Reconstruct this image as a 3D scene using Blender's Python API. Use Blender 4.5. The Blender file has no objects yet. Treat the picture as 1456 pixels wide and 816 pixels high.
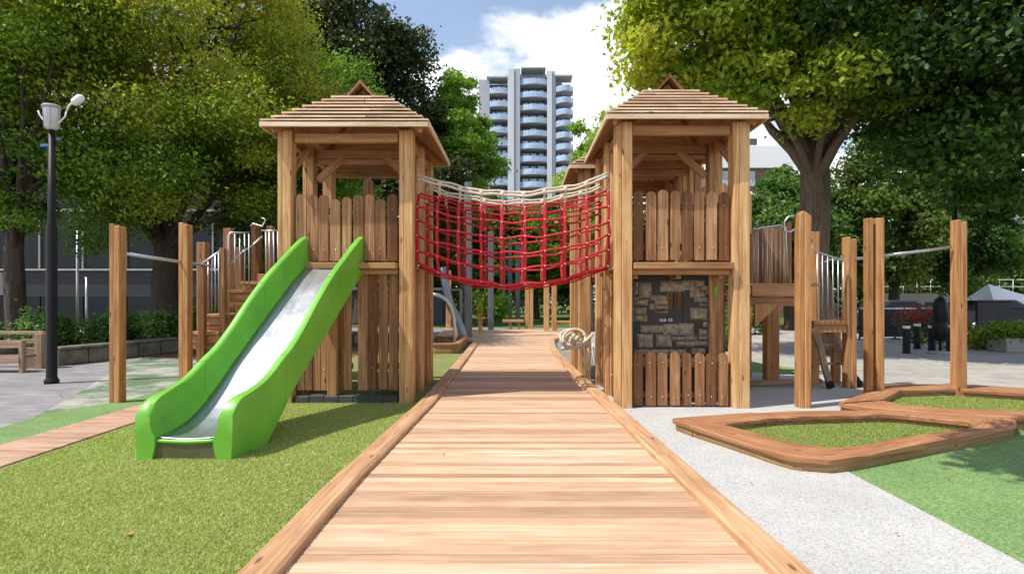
import bpy, math, random
import numpy as np
from mathutils import Vector, Matrix
random.seed(7)
R = math.radians
S = bpy.context.scene
COL = S.collection
# ------------------------------------------------------------------ camera, light
F = 800.0                     # focal length in photo pixels (photo 1456 wide)
VX, VY, H = 738.0, 425.0, 1.5
cam = bpy.data.objects.new('camera', bpy.data.cameras.new('camera'))
COL.objects.link(cam); S.camera = cam
cam.location = (0, 0, H); cam.rotation_euler = (R(90), 0, 0)
cam.data.sensor_width = 36; cam.data.lens = 36 * F / 1456
cam.data.shift_x = -10 / 1456; cam.data.shift_y = 17 / 1456
cam.data.clip_start = .05; cam.data.clip_end = 2000
SUNV = Vector((.57, .25, -1)).normalized()
EL = math.asin(-SUNV.z); ROT = math.atan2(-SUNV.x, -SUNV.y)
S.view_settings.view_transform = 'Standard'; S.view_settings.look = 'None'
S.view_settings.gamma = 1; S.view_settings.use_curve_mapping = False
S.view_settings.exposure = .42
W = bpy.data.worlds.new('World'); S.world = W; W.use_nodes = True
nt = W.node_tree; N = nt.nodes; L = nt.links
for n in list(N): N.remove(n)
out = N.new('ShaderNodeOutputWorld'); bg = N.new('ShaderNodeBackground')
sky = N.new('ShaderNodeTexSky'); sky.sky_type = 'NISHITA'; sky.sun_disc = False
sky.sun_elevation = EL; sky.sun_rotation = ROT; sky.air_density = 1.0; sky.dust_density = .4; sky.ozone_density = 1.2
bg.inputs['Strength'].default_value = .15
tc = N.new('ShaderNodeTexCoord')
sep = N.new('ShaderNodeSeparateXYZ'); L.new(tc.outputs['Generated'], sep.inputs[0])
mp = N.new('ShaderNodeMapping'); mp.inputs['Scale'].default_value = (1, 1, 2.0); mp.inputs['Location'].default_value = (3.3, 1.0, .75)
L.new(tc.outputs['Generated'], mp.inputs[0])
no = N.new('ShaderNodeTexNoise'); no.inputs['Scale'].default_value = 3.1; no.inputs['Detail'].default_value = 9; no.inputs['Roughness'].default_value = .56
no.inputs['Distortion'].default_value = .25
L.new(mp.outputs[0], no.inputs['Vector'])
cov = N.new('ShaderNodeMapRange'); cov.inputs[1].default_value = .25; cov.inputs[2].default_value = .50; cov.inputs[3].default_value = .20; cov.inputs[4].default_value = -.07
L.new(sep.outputs[2], cov.inputs[0])
ad = N.new('ShaderNodeMath'); ad.operation = 'ADD'; L.new(no.outputs['Fac'], ad.inputs[0]); L.new(cov.outputs[0], ad.inputs[1])
rm = N.new('ShaderNodeMapRange'); rm.interpolation_type = 'SMOOTHSTEP'; rm.inputs[1].default_value = .50; rm.inputs[2].default_value = .62; rm.inputs[3].default_value = .12
L.new(ad.outputs[0], rm.inputs[0])
no2 = N.new('ShaderNodeTexNoise'); no2.inputs['Scale'].default_value = 5; no2.inputs['Detail'].default_value = 6; L.new(mp.outputs[0], no2.inputs['Vector'])
cr = N.new('ShaderNodeValToRGB'); cr.color_ramp.elements[0].position = .3; cr.color_ramp.elements[0].color = (5.0, 5.2, 5.5, 1)
cr.color_ramp.elements[1].position = .6; cr.color_ramp.elements[1].color = (7.2, 7.3, 7.4, 1); L.new(no2.outputs['Fac'], cr.inputs[0])
mx = N.new('ShaderNodeMixRGB'); L.new(rm.outputs[0], mx.inputs[0]); L.new(sky.outputs[0], mx.inputs[1]); L.new(cr.outputs[0], mx.inputs[2])
L.new(mx.outputs[0], bg.inputs['Color']); L.new(bg.outputs[0], out.inputs[0])
sl = bpy.data.lights.new('sun', 'SUN'); sl.energy = 4.0; sl.angle = R(.53); sl.color = (1, .95, .87)
so = bpy.data.objects.new('sun', sl); COL.objects.link(so); so.rotation_euler = SUNV.to_track_quat('-Z', 'Y').to_euler()

# ------------------------------------------------------------------ helpers
def P(px, py, Z): return Vector(((px - VX) * Z / F, Z, H - (py - VY) * Z / F))
def G(px, py, z=0):
    Z = (H - z) * F / (py - VY)
    return Vector(((px - VX) * Z / F, Z, z))
def tag(o, label=None, cat=None, group=None, kind=None):
    if label: o['label'] = label
    if cat: o['category'] = cat
    if group: o['group'] = group
    if kind: o['kind'] = kind
    return o
def empty(name, loc, label, cat, group=None, rz=0):
    o = bpy.data.objects.new(name, None); COL.objects.link(o); o.location = loc; o.rotation_euler[2] = rz
    o.empty_display_size = .2
    return tag(o, label, cat, group)
def copy_tree(o, parent=None):
    c = o.copy(); COL.objects.link(c); c.parent = parent
    for ch in list(o.children): copy_tree(ch, c)
    return c
class MB:
    """collects shapes; vertex attributes: gr = grain coordinates, rnd = a value per board"""
    def __init__(s): s.v = []; s.f = []; s.g = []; s.r = []; s.m = []; s.sm = []; s.pc = []
    def add(s, vs, fs, gr=None, rnd=None, mat=0, smooth=False):
        b = len(s.v); rnd = random.random() if rnd is None else rnd; s.pc.append((b, b + len(vs), len(s.f), len(s.f) + len(fs)))
        s.v += [tuple(v) for v in vs]; s.g += [tuple(g) for g in (gr or vs)]; s.r += [rnd] * len(vs)
        for f in fs: s.f.append(tuple(i + b for i in f)); s.m.append(mat); s.sm.append(smooth)
    def box(s, c, d, M=None, bev=.006, mat=0, rnd=None, grain=None):
        x, y, z = (k / 2 for k in d); b = min(bev, x * .45, y * .45, z * .45)
        ax = grain if grain is not None else max(range(3), key=lambda i: d[i])
        vs = []; idx = {}
        for sx in (-1, 1):
            for sy in (-1, 1):
                for sz in (-1, 1):
                    for a in range(3):
                        q = [sx * (x - b), sy * (y - b), sz * (z - b)]
                        q[a] += (sx, sy, sz)[a] * b
                        idx[(sx, sy, sz, a)] = len(vs); vs.append(Vector(q))
        fs = []
        for a in range(3):
            o1, o2 = [i for i in range(3) if i != a]
            for sg in (-1, 1):
                f = []
                for (p, q) in ((-1, -1), (1, -1), (1, 1), (-1, 1)):
                    k = [0, 0, 0]; k[a] = sg; k[o1] = p; k[o2] = q; f.append(idx[(*k, a)])
                fs.append(f)
        for a in range(3):
            o1, o2 = [i for i in range(3) if i != a]
            for p in (-1, 1):
                for q in (-1, 1):
                    k0 = [0, 0, 0]; k1 = [0, 0, 0]; k0[a] = -1; k1[a] = 1; k0[o1] = k1[o1] = p; k0[o2] = k1[o2] = q
                    fs.append([idx[(*k0, o1)], idx[(*k1, o1)], idx[(*k1, o2)], idx[(*k0, o2)]])
        for sx in (-1, 1):
            for sy in (-1, 1):
                for sz in (-1, 1): fs.append([idx[(sx, sy, sz, a)] for a in range(3)])
        # outward winding
        out_ = []
        for f in fs:
            n = (vs[f[1]] - vs[f[0]]).cross(vs[f[2]] - vs[f[0]]); cc = sum((vs[i] for i in f), Vector()) / len(f)
            out_.append(f if n.dot(cc) > 0 else f[::-1])
        o1, o2 = [i for i in range(3) if i != ax]
        gr = [(v[ax], v[o1], v[o2]) for v in vs]
        c = Vector(c)
        vs = [(M @ v if M else v) + c for v in vs]
        s.add(vs, out_, gr, rnd, mat)
    def beam(s, a, b, w, h, up=(0, 0, 1), **k):
        """box from a to b, w wide (sideways) and h high"""
        a = Vector(a); b = Vector(b); d = (b - a); l = d.length; d.normalize()
        side = d.cross(Vector(up)); side.normalize(); u = side.cross(d)
        M = Matrix((side, d, u)).transposed()
        s.box((a + b) / 2, (w, l, h), M, grain=1, **k)
    def prism(s, poly, y0, y1, rnd=None, mat=0, ax='y'):
        """poly in (x,z) extruded along y; grain along z"""
        n = len(poly); vs = [(x, y0, z) for x, z in poly] + [(x, y1, z) for x, z in poly]
        fs = [list(range(n)), list(range(2 * n - 1, n - 1, -1))] + [[i, i + n, (i + 1) % n + n, (i + 1) % n] for i in range(n)]
        gr = [(z, x, y) for x, y, z in vs]
        if ax == 'x': vs = [(y, x, z) for x, y, z in vs]; fs = [f[::-1] for f in fs]
        s.add(vs, fs, gr, rnd, mat)
    def tube(s, pts, r, n=8, mat=0, rnd=None, cap=True, noise=0):
        pts = [Vector(p) for p in pts]; m = len(pts)
        rr = r if isinstance(r, (list, tuple)) else [r] * m
        ref = None; vs = []; gr = []; acc = 0
        for i, p in enumerate(pts):
            t = (pts[min(i + 1, m - 1)] - pts[max(i - 1, 0)])
            if t.length < 1e-9: t = Vector((0, 0, 1))
            t.normalize()
            if ref is None: ref = Vector((1, 0, 0)) if abs(t.x) < .8 else Vector((0, 1, 0))
            a = (ref - t * ref.dot(t)).normalized(); ref = a; b = t.cross(a)
            if i: acc += (p - pts[i - 1]).length
            for k in range(n):
                th = 2 * math.pi * k / n
                q = rr[i] * (1 + noise * math.sin(k * 2.4 + i * .7) * .5 + noise * math.sin(k * 5.1 + 1.3 * i) * .4)
                vs.append(p + (a * math.cos(th) + b * math.sin(th)) * q)
                gr.append((acc, rr[i] * math.cos(th), rr[i] * math.sin(th)))
        fs = [[i * n + k, i * n + (k + 1) % n, (i + 1) * n + (k + 1) % n, (i + 1) * n + k] for i in range(m - 1) for k in range(n)]
        if cap: fs += [list(range(n - 1, -1, -1)), list(range((m - 1) * n, m * n))]
        s.add(vs, fs, gr, rnd, mat, smooth=True)
    def ball(s, c, r, n=8, m=6, sc=(1, 1, 1), mat=0, jit=0):
        vs = [(c[0], c[1], c[2] - r * sc[2])]; fs = []
        for i in range(1, m):
            ph = math.pi * i / m - math.pi / 2
            for k in range(n):
                th = 2 * math.pi * k / n; q = r * (1 + jit * random.uniform(-1, 1))
                vs.append((c[0] + q * math.cos(ph) * math.cos(th) * sc[0], c[1] + q * math.cos(ph) * math.sin(th) * sc[1], c[2] + q * math.sin(ph) * sc[2]))
        vs.append((c[0], c[1], c[2] + r * sc[2])); t = len(vs) - 1
        for k in range(n):
            fs.append([0, 1 + (k + 1) % n, 1 + k]); fs.append([t, t - n + k, t - n + (k + 1) % n])
            for i in range(m - 2): a = 1 + i * n; fs.append([a + k, a + (k + 1) % n, a + n + (k + 1) % n, a + n + k])
        s.add(vs, fs, None, None, mat, smooth=True)
    def lathe(s, c, prof, n=16, mat=0):
        """prof: (radius, height)"""
        vs = []; 
        for r, z in prof:
            for k in range(n):
                th = 2 * math.pi * k / n; vs.append((c[0] + r * math.cos(th), c[1] + r * math.sin(th), c[2] + z))
        m = len(prof)
        fs = [[i * n + k, i * n + (k + 1) % n, (i + 1) * n + (k + 1) % n, (i + 1) * n + k] for i in range(m - 1) for k in range(n)]
        fs += [list(range(n - 1, -1, -1)), list(range((m - 1) * n, m * n))]
        s.add(vs, fs, None, None, mat, smooth=True)
    def sheet(s, poly, z):
        s.add([(p[0], p[1], z) for p in poly], [list(range(len(poly)))], None, 0)
    def build(s, name, mat, parent=None, kind=None, label=None):
        me = bpy.data.meshes.new(name); me.from_pydata(s.v, [], s.f)
        a = me.attributes.new('gr', 'FLOAT_VECTOR', 'POINT'); a.data.foreach_set('vector', np.array(s.g, 'f').ravel())
        a = me.attributes.new('rnd', 'FLOAT', 'POINT'); a.data.foreach_set('value', np.array(s.r, 'f'))
        for m in (mat if isinstance(mat, (list, tuple)) else [mat]): me.materials.append(m)
        me.polygons.foreach_set('material_index', s.m); me.polygons.foreach_set('use_smooth', s.sm)
        me.update()
        o = bpy.data.objects.new(name, me); COL.objects.link(o)
        if parent:
            o.parent = parent
        if kind: o['kind'] = kind
        if label: o['label'] = label
        return o
def each(mb, name, mat, parent, kids=None):
    """every piece of the builder becomes an object of its own"""
    out = []
    for (v0, v1, f0, f1) in mb.pc:
        q = MB(); q.v = mb.v[v0:v1]; q.g = mb.g[v0:v1]; q.r = mb.r[v0:v1]; q.f = [tuple(i - v0 for i in f) for f in mb.f[f0:f1]]; q.m = mb.m[f0:f1]; q.sm = mb.sm[f0:f1]
        out.append(q.build(name, mat, parent))
    return out
def sharp(o, ang=35):
    try: o.data.set_sharp_from_angle(angle=R(ang))
    except Exception: pass
    return o
def interp(t, pts):
    if t <= pts[0][0]: return pts[0][1]
    for (a, p), (b, q) in zip(pts, pts[1:]):
        if t <= b: return p + (q - p) * (t - a) / (b - a)
    return pts[-1][1]

# ------------------------------------------------------------------ materials
def newmat(name):
    m = bpy.data.materials.new(name); m.use_nodes = True
    nt = m.node_tree; b = nt.nodes['Principled BSDF']; return m, nt, b
def nn(nt, typ, **k):
    n = nt.nodes.new('ShaderNode' + typ)
    for a, v in k.items():
        if a in ('Scale', 'Detail', 'Roughness', 'Distortion', 'Randomness', 'Strength', 'Distance'): n.inputs[a].default_value = v
        else: setattr(n, a, v)
    return n
def ramp(nt, src, stops):
    r = nt.nodes.new('ShaderNodeValToRGB'); e = r.color_ramp.elements
    while len(e) < len(stops): e.new(.5)
    for i, (p, c) in enumerate(stops): e[i].position = p; e[i].color = (*c, 1) if len(c) == 3 else c
    nt.links.new(src, r.inputs[0]); return r
def mixc(nt, fac, a, b, typ='MIX'):
    m = nt.nodes.new('ShaderNodeMixRGB'); m.blend_type = typ
    for i, s in ((0, fac), (1, a), (2, b)):
        if isinstance(s, (int, float)): m.inputs[i].default_value = s
        elif isinstance(s, tuple): m.inputs[i].default_value = (*s, 1)
        else: nt.links.new(s, m.inputs[i])
    return m.outputs[0]
def bump(nt, b, src, strength, dist):
    n = nt.nodes.new('ShaderNodeBump'); n.inputs['Strength'].default_value = strength; n.inputs['Distance'].default_value = dist
    nt.links.new(src, n.inputs['Height']); nt.links.new(n.outputs[0], b.inputs['Normal']); return n
def wood(name, dark, mid, light, rough=.6, var=.5, gs=30, check=.35, knots=1):
    m, nt, b = newmat(name); lk = nt.links
    at = nn(nt, 'Attribute', attribute_name='gr'); ar = nn(nt, 'Attribute', attribute_name='rnd')
    off = nn(nt, 'VectorMath', operation='SCALE'); 
    cx = nn(nt, 'CombineXYZ')
    for i in range(3): lk.new(ar.outputs['Fac'], cx.inputs[i])
    lk.new(cx.outputs[0], off.inputs[0]); off.inputs['Scale'].default_value = 71.3
    mp = nn(nt, 'Mapping'); mp.inputs['Scale'].default_value = (1.1, gs, gs); lk.new(at.outputs['Vector'], mp.inputs[0])
    a = nn(nt, 'VectorMath', operation='ADD'); lk.new(mp.outputs[0], a.inputs[0]); lk.new(off.outputs[0], a.inputs[1])
    n1 = nn(nt, 'TexNoise', Scale=1.0, Detail=5, Roughness=.6, Distortion=.6); lk.new(a.outputs[0], n1.inputs['Vector'])
    n2 = nn(nt, 'TexNoise', Scale=5.0, Detail=3, Roughness=.7); lk.new(a.outputs[0], n2.inputs['Vector'])
    mp3 = nn(nt, 'Mapping'); mp3.inputs['Scale'].default_value = (1.3, 3, 3); lk.new(a.outputs[0], mp3.inputs[0])
    mpb = nn(nt, 'Mapping'); mpb.inputs['Scale'].default_value = (2.2, 5, 5); lk.new(at.outputs['Vector'], mpb.inputs[0])
    ab = nn(nt, 'VectorMath', operation='ADD'); lk.new(mpb.outputs[0], ab.inputs[0]); lk.new(off.outputs[0], ab.inputs[1])
    n3 = nn(nt, 'TexNoise', Scale=1.0, Detail=3); lk.new(ab.outputs[0], n3.inputs['Vector'])
    r1 = ramp(nt, n1.outputs['Fac'], [(.28, dark), (.48, mid), (.72, light)])
    g = ramp(nt, n2.outputs['Fac'], [(.35, (.78, .74, .7)), (.6, (1, 1, 1))])
    c = mixc(nt, .55, r1.outputs[0], g.outputs[0], 'MULTIPLY')
    rv = ramp(nt, ar.outputs['Fac'], [(0, (1 - var * .62, 1 - var * .72, 1 - var * .8)), (.35, (1 - var * .2, 1 - var * .26, 1 - var * .3)), (.7, (1, 1, 1)), (1, (1 + var * .12, 1 + var * .2, 1 + var * .3))])
    c = mixc(nt, 1, c, rv.outputs[0], 'MULTIPLY')
    w = ramp(nt, n3.outputs['Fac'], [(.3, (.8, .77, .74)), (.6, (1.05, 1.05, 1.05))])
    c = mixc(nt, .8, c, w.outputs[0], 'MULTIPLY')
    # knots
    mpk = nn(nt, 'Mapping'); mpk.inputs['Scale'].default_value = (2.2, 7, 7); lk.new(at.outputs['Vector'], mpk.inputs[0])
    ak = nn(nt, 'VectorMath', operation='ADD'); lk.new(mpk.outputs[0], ak.inputs[0]); lk.new(off.outputs[0], ak.inputs[1])
    vo = nn(nt, 'TexVoronoi', Scale=1.0); lk.new(ak.outputs[0], vo.inputs['Vector'])
    kr = ramp(nt, vo.outputs['Distance'], [(.05, (1, 1, 1)), (.13, (0, 0, 0))])
    if knots: c = mixc(nt, kr.outputs[0], c, tuple(k * .45 for k in dark))
    lk.new(c, b.inputs['Base Color'])
    b.inputs['Roughness'].default_value = rough; b.inputs['Specular IOR Level'].default_value = .3
    hs = mixc(nt, .5, n1.outputs['Fac'], n2.outputs['Fac'])
    bump(nt, b, hs, check, .006)
    return m
def plain(name, col, rough=.5, metal=0, var=.12, scale=6, bmp=0, bscale=80, spec=.5):
    m, nt, b = newmat(name)
    tcn = nn(nt, 'TexCoord'); n = nn(nt, 'TexNoise', Scale=scale, Detail=5, Roughness=.6); nt.links.new(tcn.outputs['Object'], n.inputs['Vector'])
    r = ramp(nt, n.outputs['Fac'], [(.3, tuple(c * (1 - var) for c in col)), (.7, tuple(min(1, c * (1 + var)) for c in col))])
    nt.links.new(r.outputs[0], b.inputs['Base Color'])
    rr = nn(nt, 'MapRange'); rr.inputs[3].default_value = max(.02, rough - .08); rr.inputs[4].default_value = min(1, rough + .08)
    nt.links.new(n.outputs['Fac'], rr.inputs[0]); nt.links.new(rr.outputs[0], b.inputs['Roughness'])
    b.inputs['Metallic'].default_value = metal; b.inputs['Specular IOR Level'].default_value = spec
    if bmp:
        n2 = nn(nt, 'TexNoise', Scale=bscale, Detail=4); nt.links.new(tcn.outputs['Object'], n2.inputs['Vector']); bump(nt, b, n2.outputs['Fac'], bmp, .01)
    return m
def granular(name, cols, scale=90, bmp=.6, big=(.9, 1.05), rough=.85, dist=.01, blotch=None):
    """small-grained ground: a colour per grain from cols"""
    m, nt, b = newmat(name); tcn = nn(nt, 'TexCoord')
    v = nn(nt, 'TexVoronoi', Scale=scale); nt.links.new(tcn.outputs['Object'], v.inputs['Vector'])
    sp = nn(nt, 'SeparateColor'); nt.links.new(v.outputs['Color'], sp.inputs[0])
    k = len(cols); r = ramp(nt, sp.outputs[0], [(i / max(1, k - 1), c) for i, c in enumerate(cols)])
    n = nn(nt, 'TexNoise', Scale=1.3, Detail=8, Roughness=.65); nt.links.new(tcn.outputs['Object'], n.inputs['Vector'])
    g = ramp(nt, n.outputs['Fac'], [(.3, (big[0],) * 3), (.7, (big[1],) * 3)])
    c = mixc(nt, 1, r.outputs[0], g.outputs[0], 'MULTIPLY')
    if blotch:
        n5 = nn(nt, 'TexNoise', Scale=blotch[1], Detail=7, Roughness=.7); nt.links.new(tcn.outputs['Object'], n5.inputs['Vector'])
        f = ramp(nt, n5.outputs['Fac'], [(blotch[2], (0, 0, 0)), (blotch[3], (1, 1, 1))]); c = mixc(nt, f.outputs[0], c, blotch[0])
    nt.links.new(c, b.inputs['Base Color']); b.inputs['Roughness'].default_value = rough; b.inputs['Specular IOR Level'].default_value = .25
    bump(nt, b, v.outputs['Distance'], -bmp if False else bmp, dist)
    return m
def pavers(name, c1, c2, mortar, w=.4, h=.2, rot=0, stain=None):
    m, nt, b = newmat(name); tcn = nn(nt, 'TexCoord')
    mp = nn(nt, 'Mapping'); mp.inputs['Rotation'].default_value = (0, 0, rot); nt.links.new(tcn.outputs['Object'], mp.inputs[0])
    br = nt.nodes.new('ShaderNodeTexBrick'); nt.links.new(mp.outputs[0], br.inputs['Vector'])
    br.inputs['Color1'].default_value = (*c1, 1); br.inputs['Color2'].default_value = (*c2, 1); br.inputs['Mortar'].default_value = (*mortar, 1)
    br.inputs['Scale'].default_value = 1; br.inputs['Brick Width'].default_value = w; br.inputs['Row Height'].default_value = h
    br.inputs['Mortar Size'].default_value = .008; br.inputs['Mortar Smooth'].default_value = .3
    n = nn(nt, 'TexNoise', Scale=2.2, Detail=9, Roughness=.7); nt.links.new(tcn.outputs['Object'], n.inputs['Vector'])
    g = ramp(nt, n.outputs['Fac'], [(.3, (.72, .72, .72)), (.7, (1.15, 1.13, 1.1))])
    c = mixc(nt, 1, br.outputs['Color'], g.outputs[0], 'MULTIPLY')
    if stain:
        n5 = nn(nt, 'TexNoise', Scale=.8, Detail=8, Roughness=.75, Distortion=.5); nt.links.new(tcn.outputs['Object'], n5.inputs['Vector'])
        f = ramp(nt, n5.outputs['Fac'], [(.44, (1, 1, 1)), (.58, (0, 0, 0))]); c = mixc(nt, f.outputs[0], c, stain)
    nt.links.new(c, b.inputs['Base Color']); b.inputs['Roughness'].default_value = .8
    bump(nt, b, mixc(nt, .3, br.outputs['Fac'], n.outputs['Fac']), -.35, .01)
    return m
M = {}
M['post'] = wood('post_wood', (.37, .165, .055), (.61, .35, .15), (.77, .52, .27), var=.48, gs=26)
M['picket'] = wood('picket_wood', (.20, .085, .035), (.38, .19, .085), (.60, .37, .20), var=1.0, gs=26)
M['post_warm'] = wood('warm_post_wood', (.28, .11, .035), (.50, .245, .095), (.66, .39, .18), var=.4, gs=26)
M['beam'] = wood('beam_wood', (.28, .13, .055), (.46, .24, .11), (.58, .35, .18), var=.35)
M['deck'] = wood('deck_wood', (.53, .31, .18), (.66, .435, .285), (.77, .57, .41), var=.6, gs=60, check=.5, knots=0)
M['kerb'] = wood('kerb_wood', (.38, .19, .09), (.55, .32, .17), (.69, .46, .28), var=.15, gs=28)
M['shingle'] = wood('shingle_wood', (.50, .31, .18), (.74, .55, .37), (.86, .72, .55), var=.3, gs=22)
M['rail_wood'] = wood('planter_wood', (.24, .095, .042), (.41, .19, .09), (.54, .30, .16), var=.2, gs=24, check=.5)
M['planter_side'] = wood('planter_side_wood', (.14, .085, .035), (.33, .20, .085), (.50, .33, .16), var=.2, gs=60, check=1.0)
M['log'] = wood('log_wood', (.42, .2, .09), (.56, .29, .14), (.66, .4, .22), var=.3, gs=20)
M['grey_post'] = wood('weathered_grey_wood', (.10, .11, .115), (.17, .185, .19), (.25, .27, .27), var=.25)
M['bench_wood'] = wood('bench_wood', (.20, .13, .08), (.33, .23, .15), (.45, .33, .23), var=.4)
M['strip'] = wood('plank_strip_wood', (.36, .2, .13), (.50, .31, .21), (.62, .42, .31), var=.2, gs=18)
M['steel'] = plain('brushed_steel', (.55, .56, .58), .42, 1, .06, 12)
M['bolt'] = plain('bolt_metal', (.65, .67, .70), .3, 1, .05)
M['plastic'] = plain('green_plastic', (.16, .45, .045), .38, 0, .16, 1.6, .12, 6)
M['plastic_worn'] = plain('scuffed_base_plastic', (.10, .10, .035), .55, 0, .3, 6)
M['red_rope'] = plain('red_rope', (.50, .008, .018), .55, 0, .3, 30, .5, 150)
M['white_rope'] = plain('cream_rope', (.62, .54, .42), .8, 0, .25, 30, .5, 150)
M['clip'] = plain('rope_clip', (.80, .80, .78), .35, .2, .05)
M['black'] = plain('black_paint', (.010, .010, .012), .5, 0, .2, 8, spec=.25)
M['dark'] = plain('dark_panel', (.02, .02, .023), .6, 0, .3, 5)
M['board'] = plain('black_backing_board', (.034, .032, .03), .65, 0, .3, 5, .3, 40)
M['stone'] = plain('carved_stone', (.29, .235, .175), .8, 0, .5, 14, 1.0, 45)
M['wallstone'] = plain('low_wall_stone', (.16, .14, .105), .85, 0, .45, 4, .9, 18)
M['concrete'] = plain('concrete', (.36, .35, .33), .8, 0, .15, 3, .3, 30)
M['rubber_edge'] = plain('dark_slate_base', (.055, .055, .058), .75, 0, .3, 9, .5, 30)
M['white'] = plain('white_paint', (.80, .80, .81), .5, 0, .05)
M['lampglass'] = plain('frosted_lamp_glass', (.55, .56, .56), .2, 0, .1)
M['bark'] = None
def bark(name, a, c):
    m, nt, b = newmat(name); at = nn(nt, 'Attribute', attribute_name='gr')
    mp = nn(nt, 'Mapping'); mp.inputs['Scale'].default_value = (2.2, 14, 14); nt.links.new(at.outputs['Vector'], mp.inputs[0])
    n = nn(nt, 'TexNoise', Scale=1, Detail=7, Roughness=.7, Distortion=.8); nt.links.new(mp.outputs[0], n.inputs['Vector'])
    v = nn(nt, 'TexVoronoi', Scale=1.1); v.feature = 'DISTANCE_TO_EDGE'; nt.links.new(mp.outputs[0], v.inputs['Vector'])
    r = ramp(nt, n.outputs['Fac'], [(.3, a), (.7, c)]); nt.links.new(r.outputs[0], b.inputs['Base Color'])
    b.inputs['Roughness'].default_value = .9
    bump(nt, b, mixc(nt, .5, n.outputs['Fac'], v.outputs['Distance']), 1, .05); return m
M['bark'] = bark('bark', (.06, .04, .028), (.20, .145, .105))
M['bark_dark'] = bark('dark_bark', (.025, .018, .013), (.09, .065, .05))
def leafmat(name, cols, trans=.35, rough=.5, spec=.35):
    m, nt, b = newmat(name); ar = nn(nt, 'Attribute', attribute_name='rnd')
    k = len(cols); r = ramp(nt, ar.outputs['Fac'], [(i / (k - 1), c) for i, c in enumerate(cols)])
    nt.links.new(r.outputs[0], b.inputs['Base Color']); b.inputs['Roughness'].default_value = rough; b.inputs['Specular IOR Level'].default_value = spec
    t = nt.nodes.new('ShaderNodeBsdfTranslucent'); c2 = mixc(nt, 1, r.outputs[0], (1.25, 1.35, .5), 'MULTIPLY'); nt.links.new(c2, t.inputs[0])
    mx = nt.nodes.new('ShaderNodeMixShader'); mx.inputs[0].default_value = trans
    nt.links.new(b.outputs[0], mx.inputs[1]); nt.links.new(t.outputs[0], mx.inputs[2])
    nt.links.new(mx.outputs[0], nt.nodes['Material Output'].inputs['Surface']); return m
LM = {
 'autumn': leafmat('autumn_leaves', [(.05, .11, .016), (.13, .24, .025), (.27, .37, .04), (.42, .42, .06), (.52, .31, .10)], .5),
 'olive': leafmat('olive_leaves', [(.04, .09, .014), (.10, .20, .022), (.20, .32, .035), (.34, .40, .06)], .5),
 'dark': leafmat('dark_leaves', [(.012, .024, .007), (.030, .050, .013), (.06, .08, .022), (.10, .10, .03)], .25),
 'poplar': leafmat('fresh_green_leaves', [(.07, .16, .02), (.16, .29, .035), (.25, .40, .05), (.36, .47, .08)], .5),
 'pale': leafmat('pale_green_leaves', [(.12, .22, .035), (.25, .38, .06), (.37, .49, .10), (.48, .55, .15)], .5),
 'maple': leafmat('broad_maple_leaves', [(.03, .07, .010), (.08, .17, .014), (.17, .30, .024), (.32, .42, .04), (.50, .50, .07)], .5),
 'shade': leafmat('shaded_green_leaves', [(.014, .036, .008), (.04, .09, .016), (.09, .18, .026), (.19, .30, .05)], .45),  # deep shade put into the leaf colour by darkening it
 'shrub': leafmat('shrub_leaves', [(.03, .075, .016), (.07, .15, .028), (.13, .24, .05), (.24, .34, .11)], .4),
 'bg': leafmat('background_leaves', [(.03, .06, .012), (.08, .13, .022), (.15, .22, .04), (.26, .32, .07)], .42),
}
# ------------------------------------------------------------------ foliage
rng = np.random.default_rng(11)
def leaf_mesh(name, pts, nrm, size, tint, mat, parent=None, aspect=.62, fold=.25):
    n = len(pts)
    nrm = nrm / np.linalg.norm(nrm, axis=1)[:, None]
    t = rng.normal(size=(n, 3)); t[:, 2] -= .5
    t -= nrm * (t * nrm).sum(1)[:, None]; t /= np.linalg.norm(t, axis=1)[:, None]
    b = np.cross(nrm, t); s = size * rng.uniform(.6, 1.35, n)[:, None]
    v = np.empty((n, 4, 3))
    v[:, 0] = pts - t * s * .5; v[:, 1] = pts + b * s * aspect * .5 + nrm * s * fold * .4 + t * s * .05
    v[:, 2] = pts + t * s * .55; v[:, 3] = pts - b * s * aspect * .5 + nrm * s * fold * .4 + t * s * .05
    me = bpy.data.meshes.new(name)
    me.vertices.add(n * 4); me.vertices.foreach_set('co', v.astype('f').ravel())
    me.loops.add(n * 4); me.loops.foreach_set('vertex_index', np.arange(n * 4, dtype='i'))
    me.polygons.add(n); me.polygons.foreach_set('loop_start', np.arange(0, n * 4, 4, dtype='i')); me.polygons.foreach_set('loop_total', np.full(n, 4, 'i'))
    a = me.attributes.new('rnd', 'FLOAT', 'POINT'); a.data.foreach_set('value', np.repeat(np.clip(tint, 0, 1), 4).astype('f'))
    me.materials.append(mat); me.update(calc_edges=True)
    o = bpy.data.objects.new(name, me); COL.objects.link(o)
    if parent: o.parent = parent
    return o
def clump_leaves(C, rad, n, flat=.62):
    """leaves scattered in the outer part of each clump"""
    w = rad ** 2; w = w / w.sum(); idx = rng.choice(len(C), n, p=w)
    d = rng.normal(size=(n, 3)); d /= np.linalg.norm(d, axis=1)[:, None]
    u = rng.uniform(0, 1, n) ** .45
    # lumpy radius so that clumps have no clean outline
    lump = 1 + .25 * np.sin(d[:, 0] * 5 + idx) * np.sin(d[:, 1] * 6 + idx * 2) + .2 * np.sin(d[:, 2] * 9 + idx)
    stray = np.where(rng.uniform(size=n) < .12, rng.uniform(1, 1.5, n), 1)
    p = C[idx] + d * (rad[idx] * u * lump * stray)[:, None] * np.array([1, 1, flat])
    nr = d * .45 + np.array([-.12, -.12, .40]) + rng.normal(size=(n, 3)) * .7
    return p, nr, idx
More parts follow.
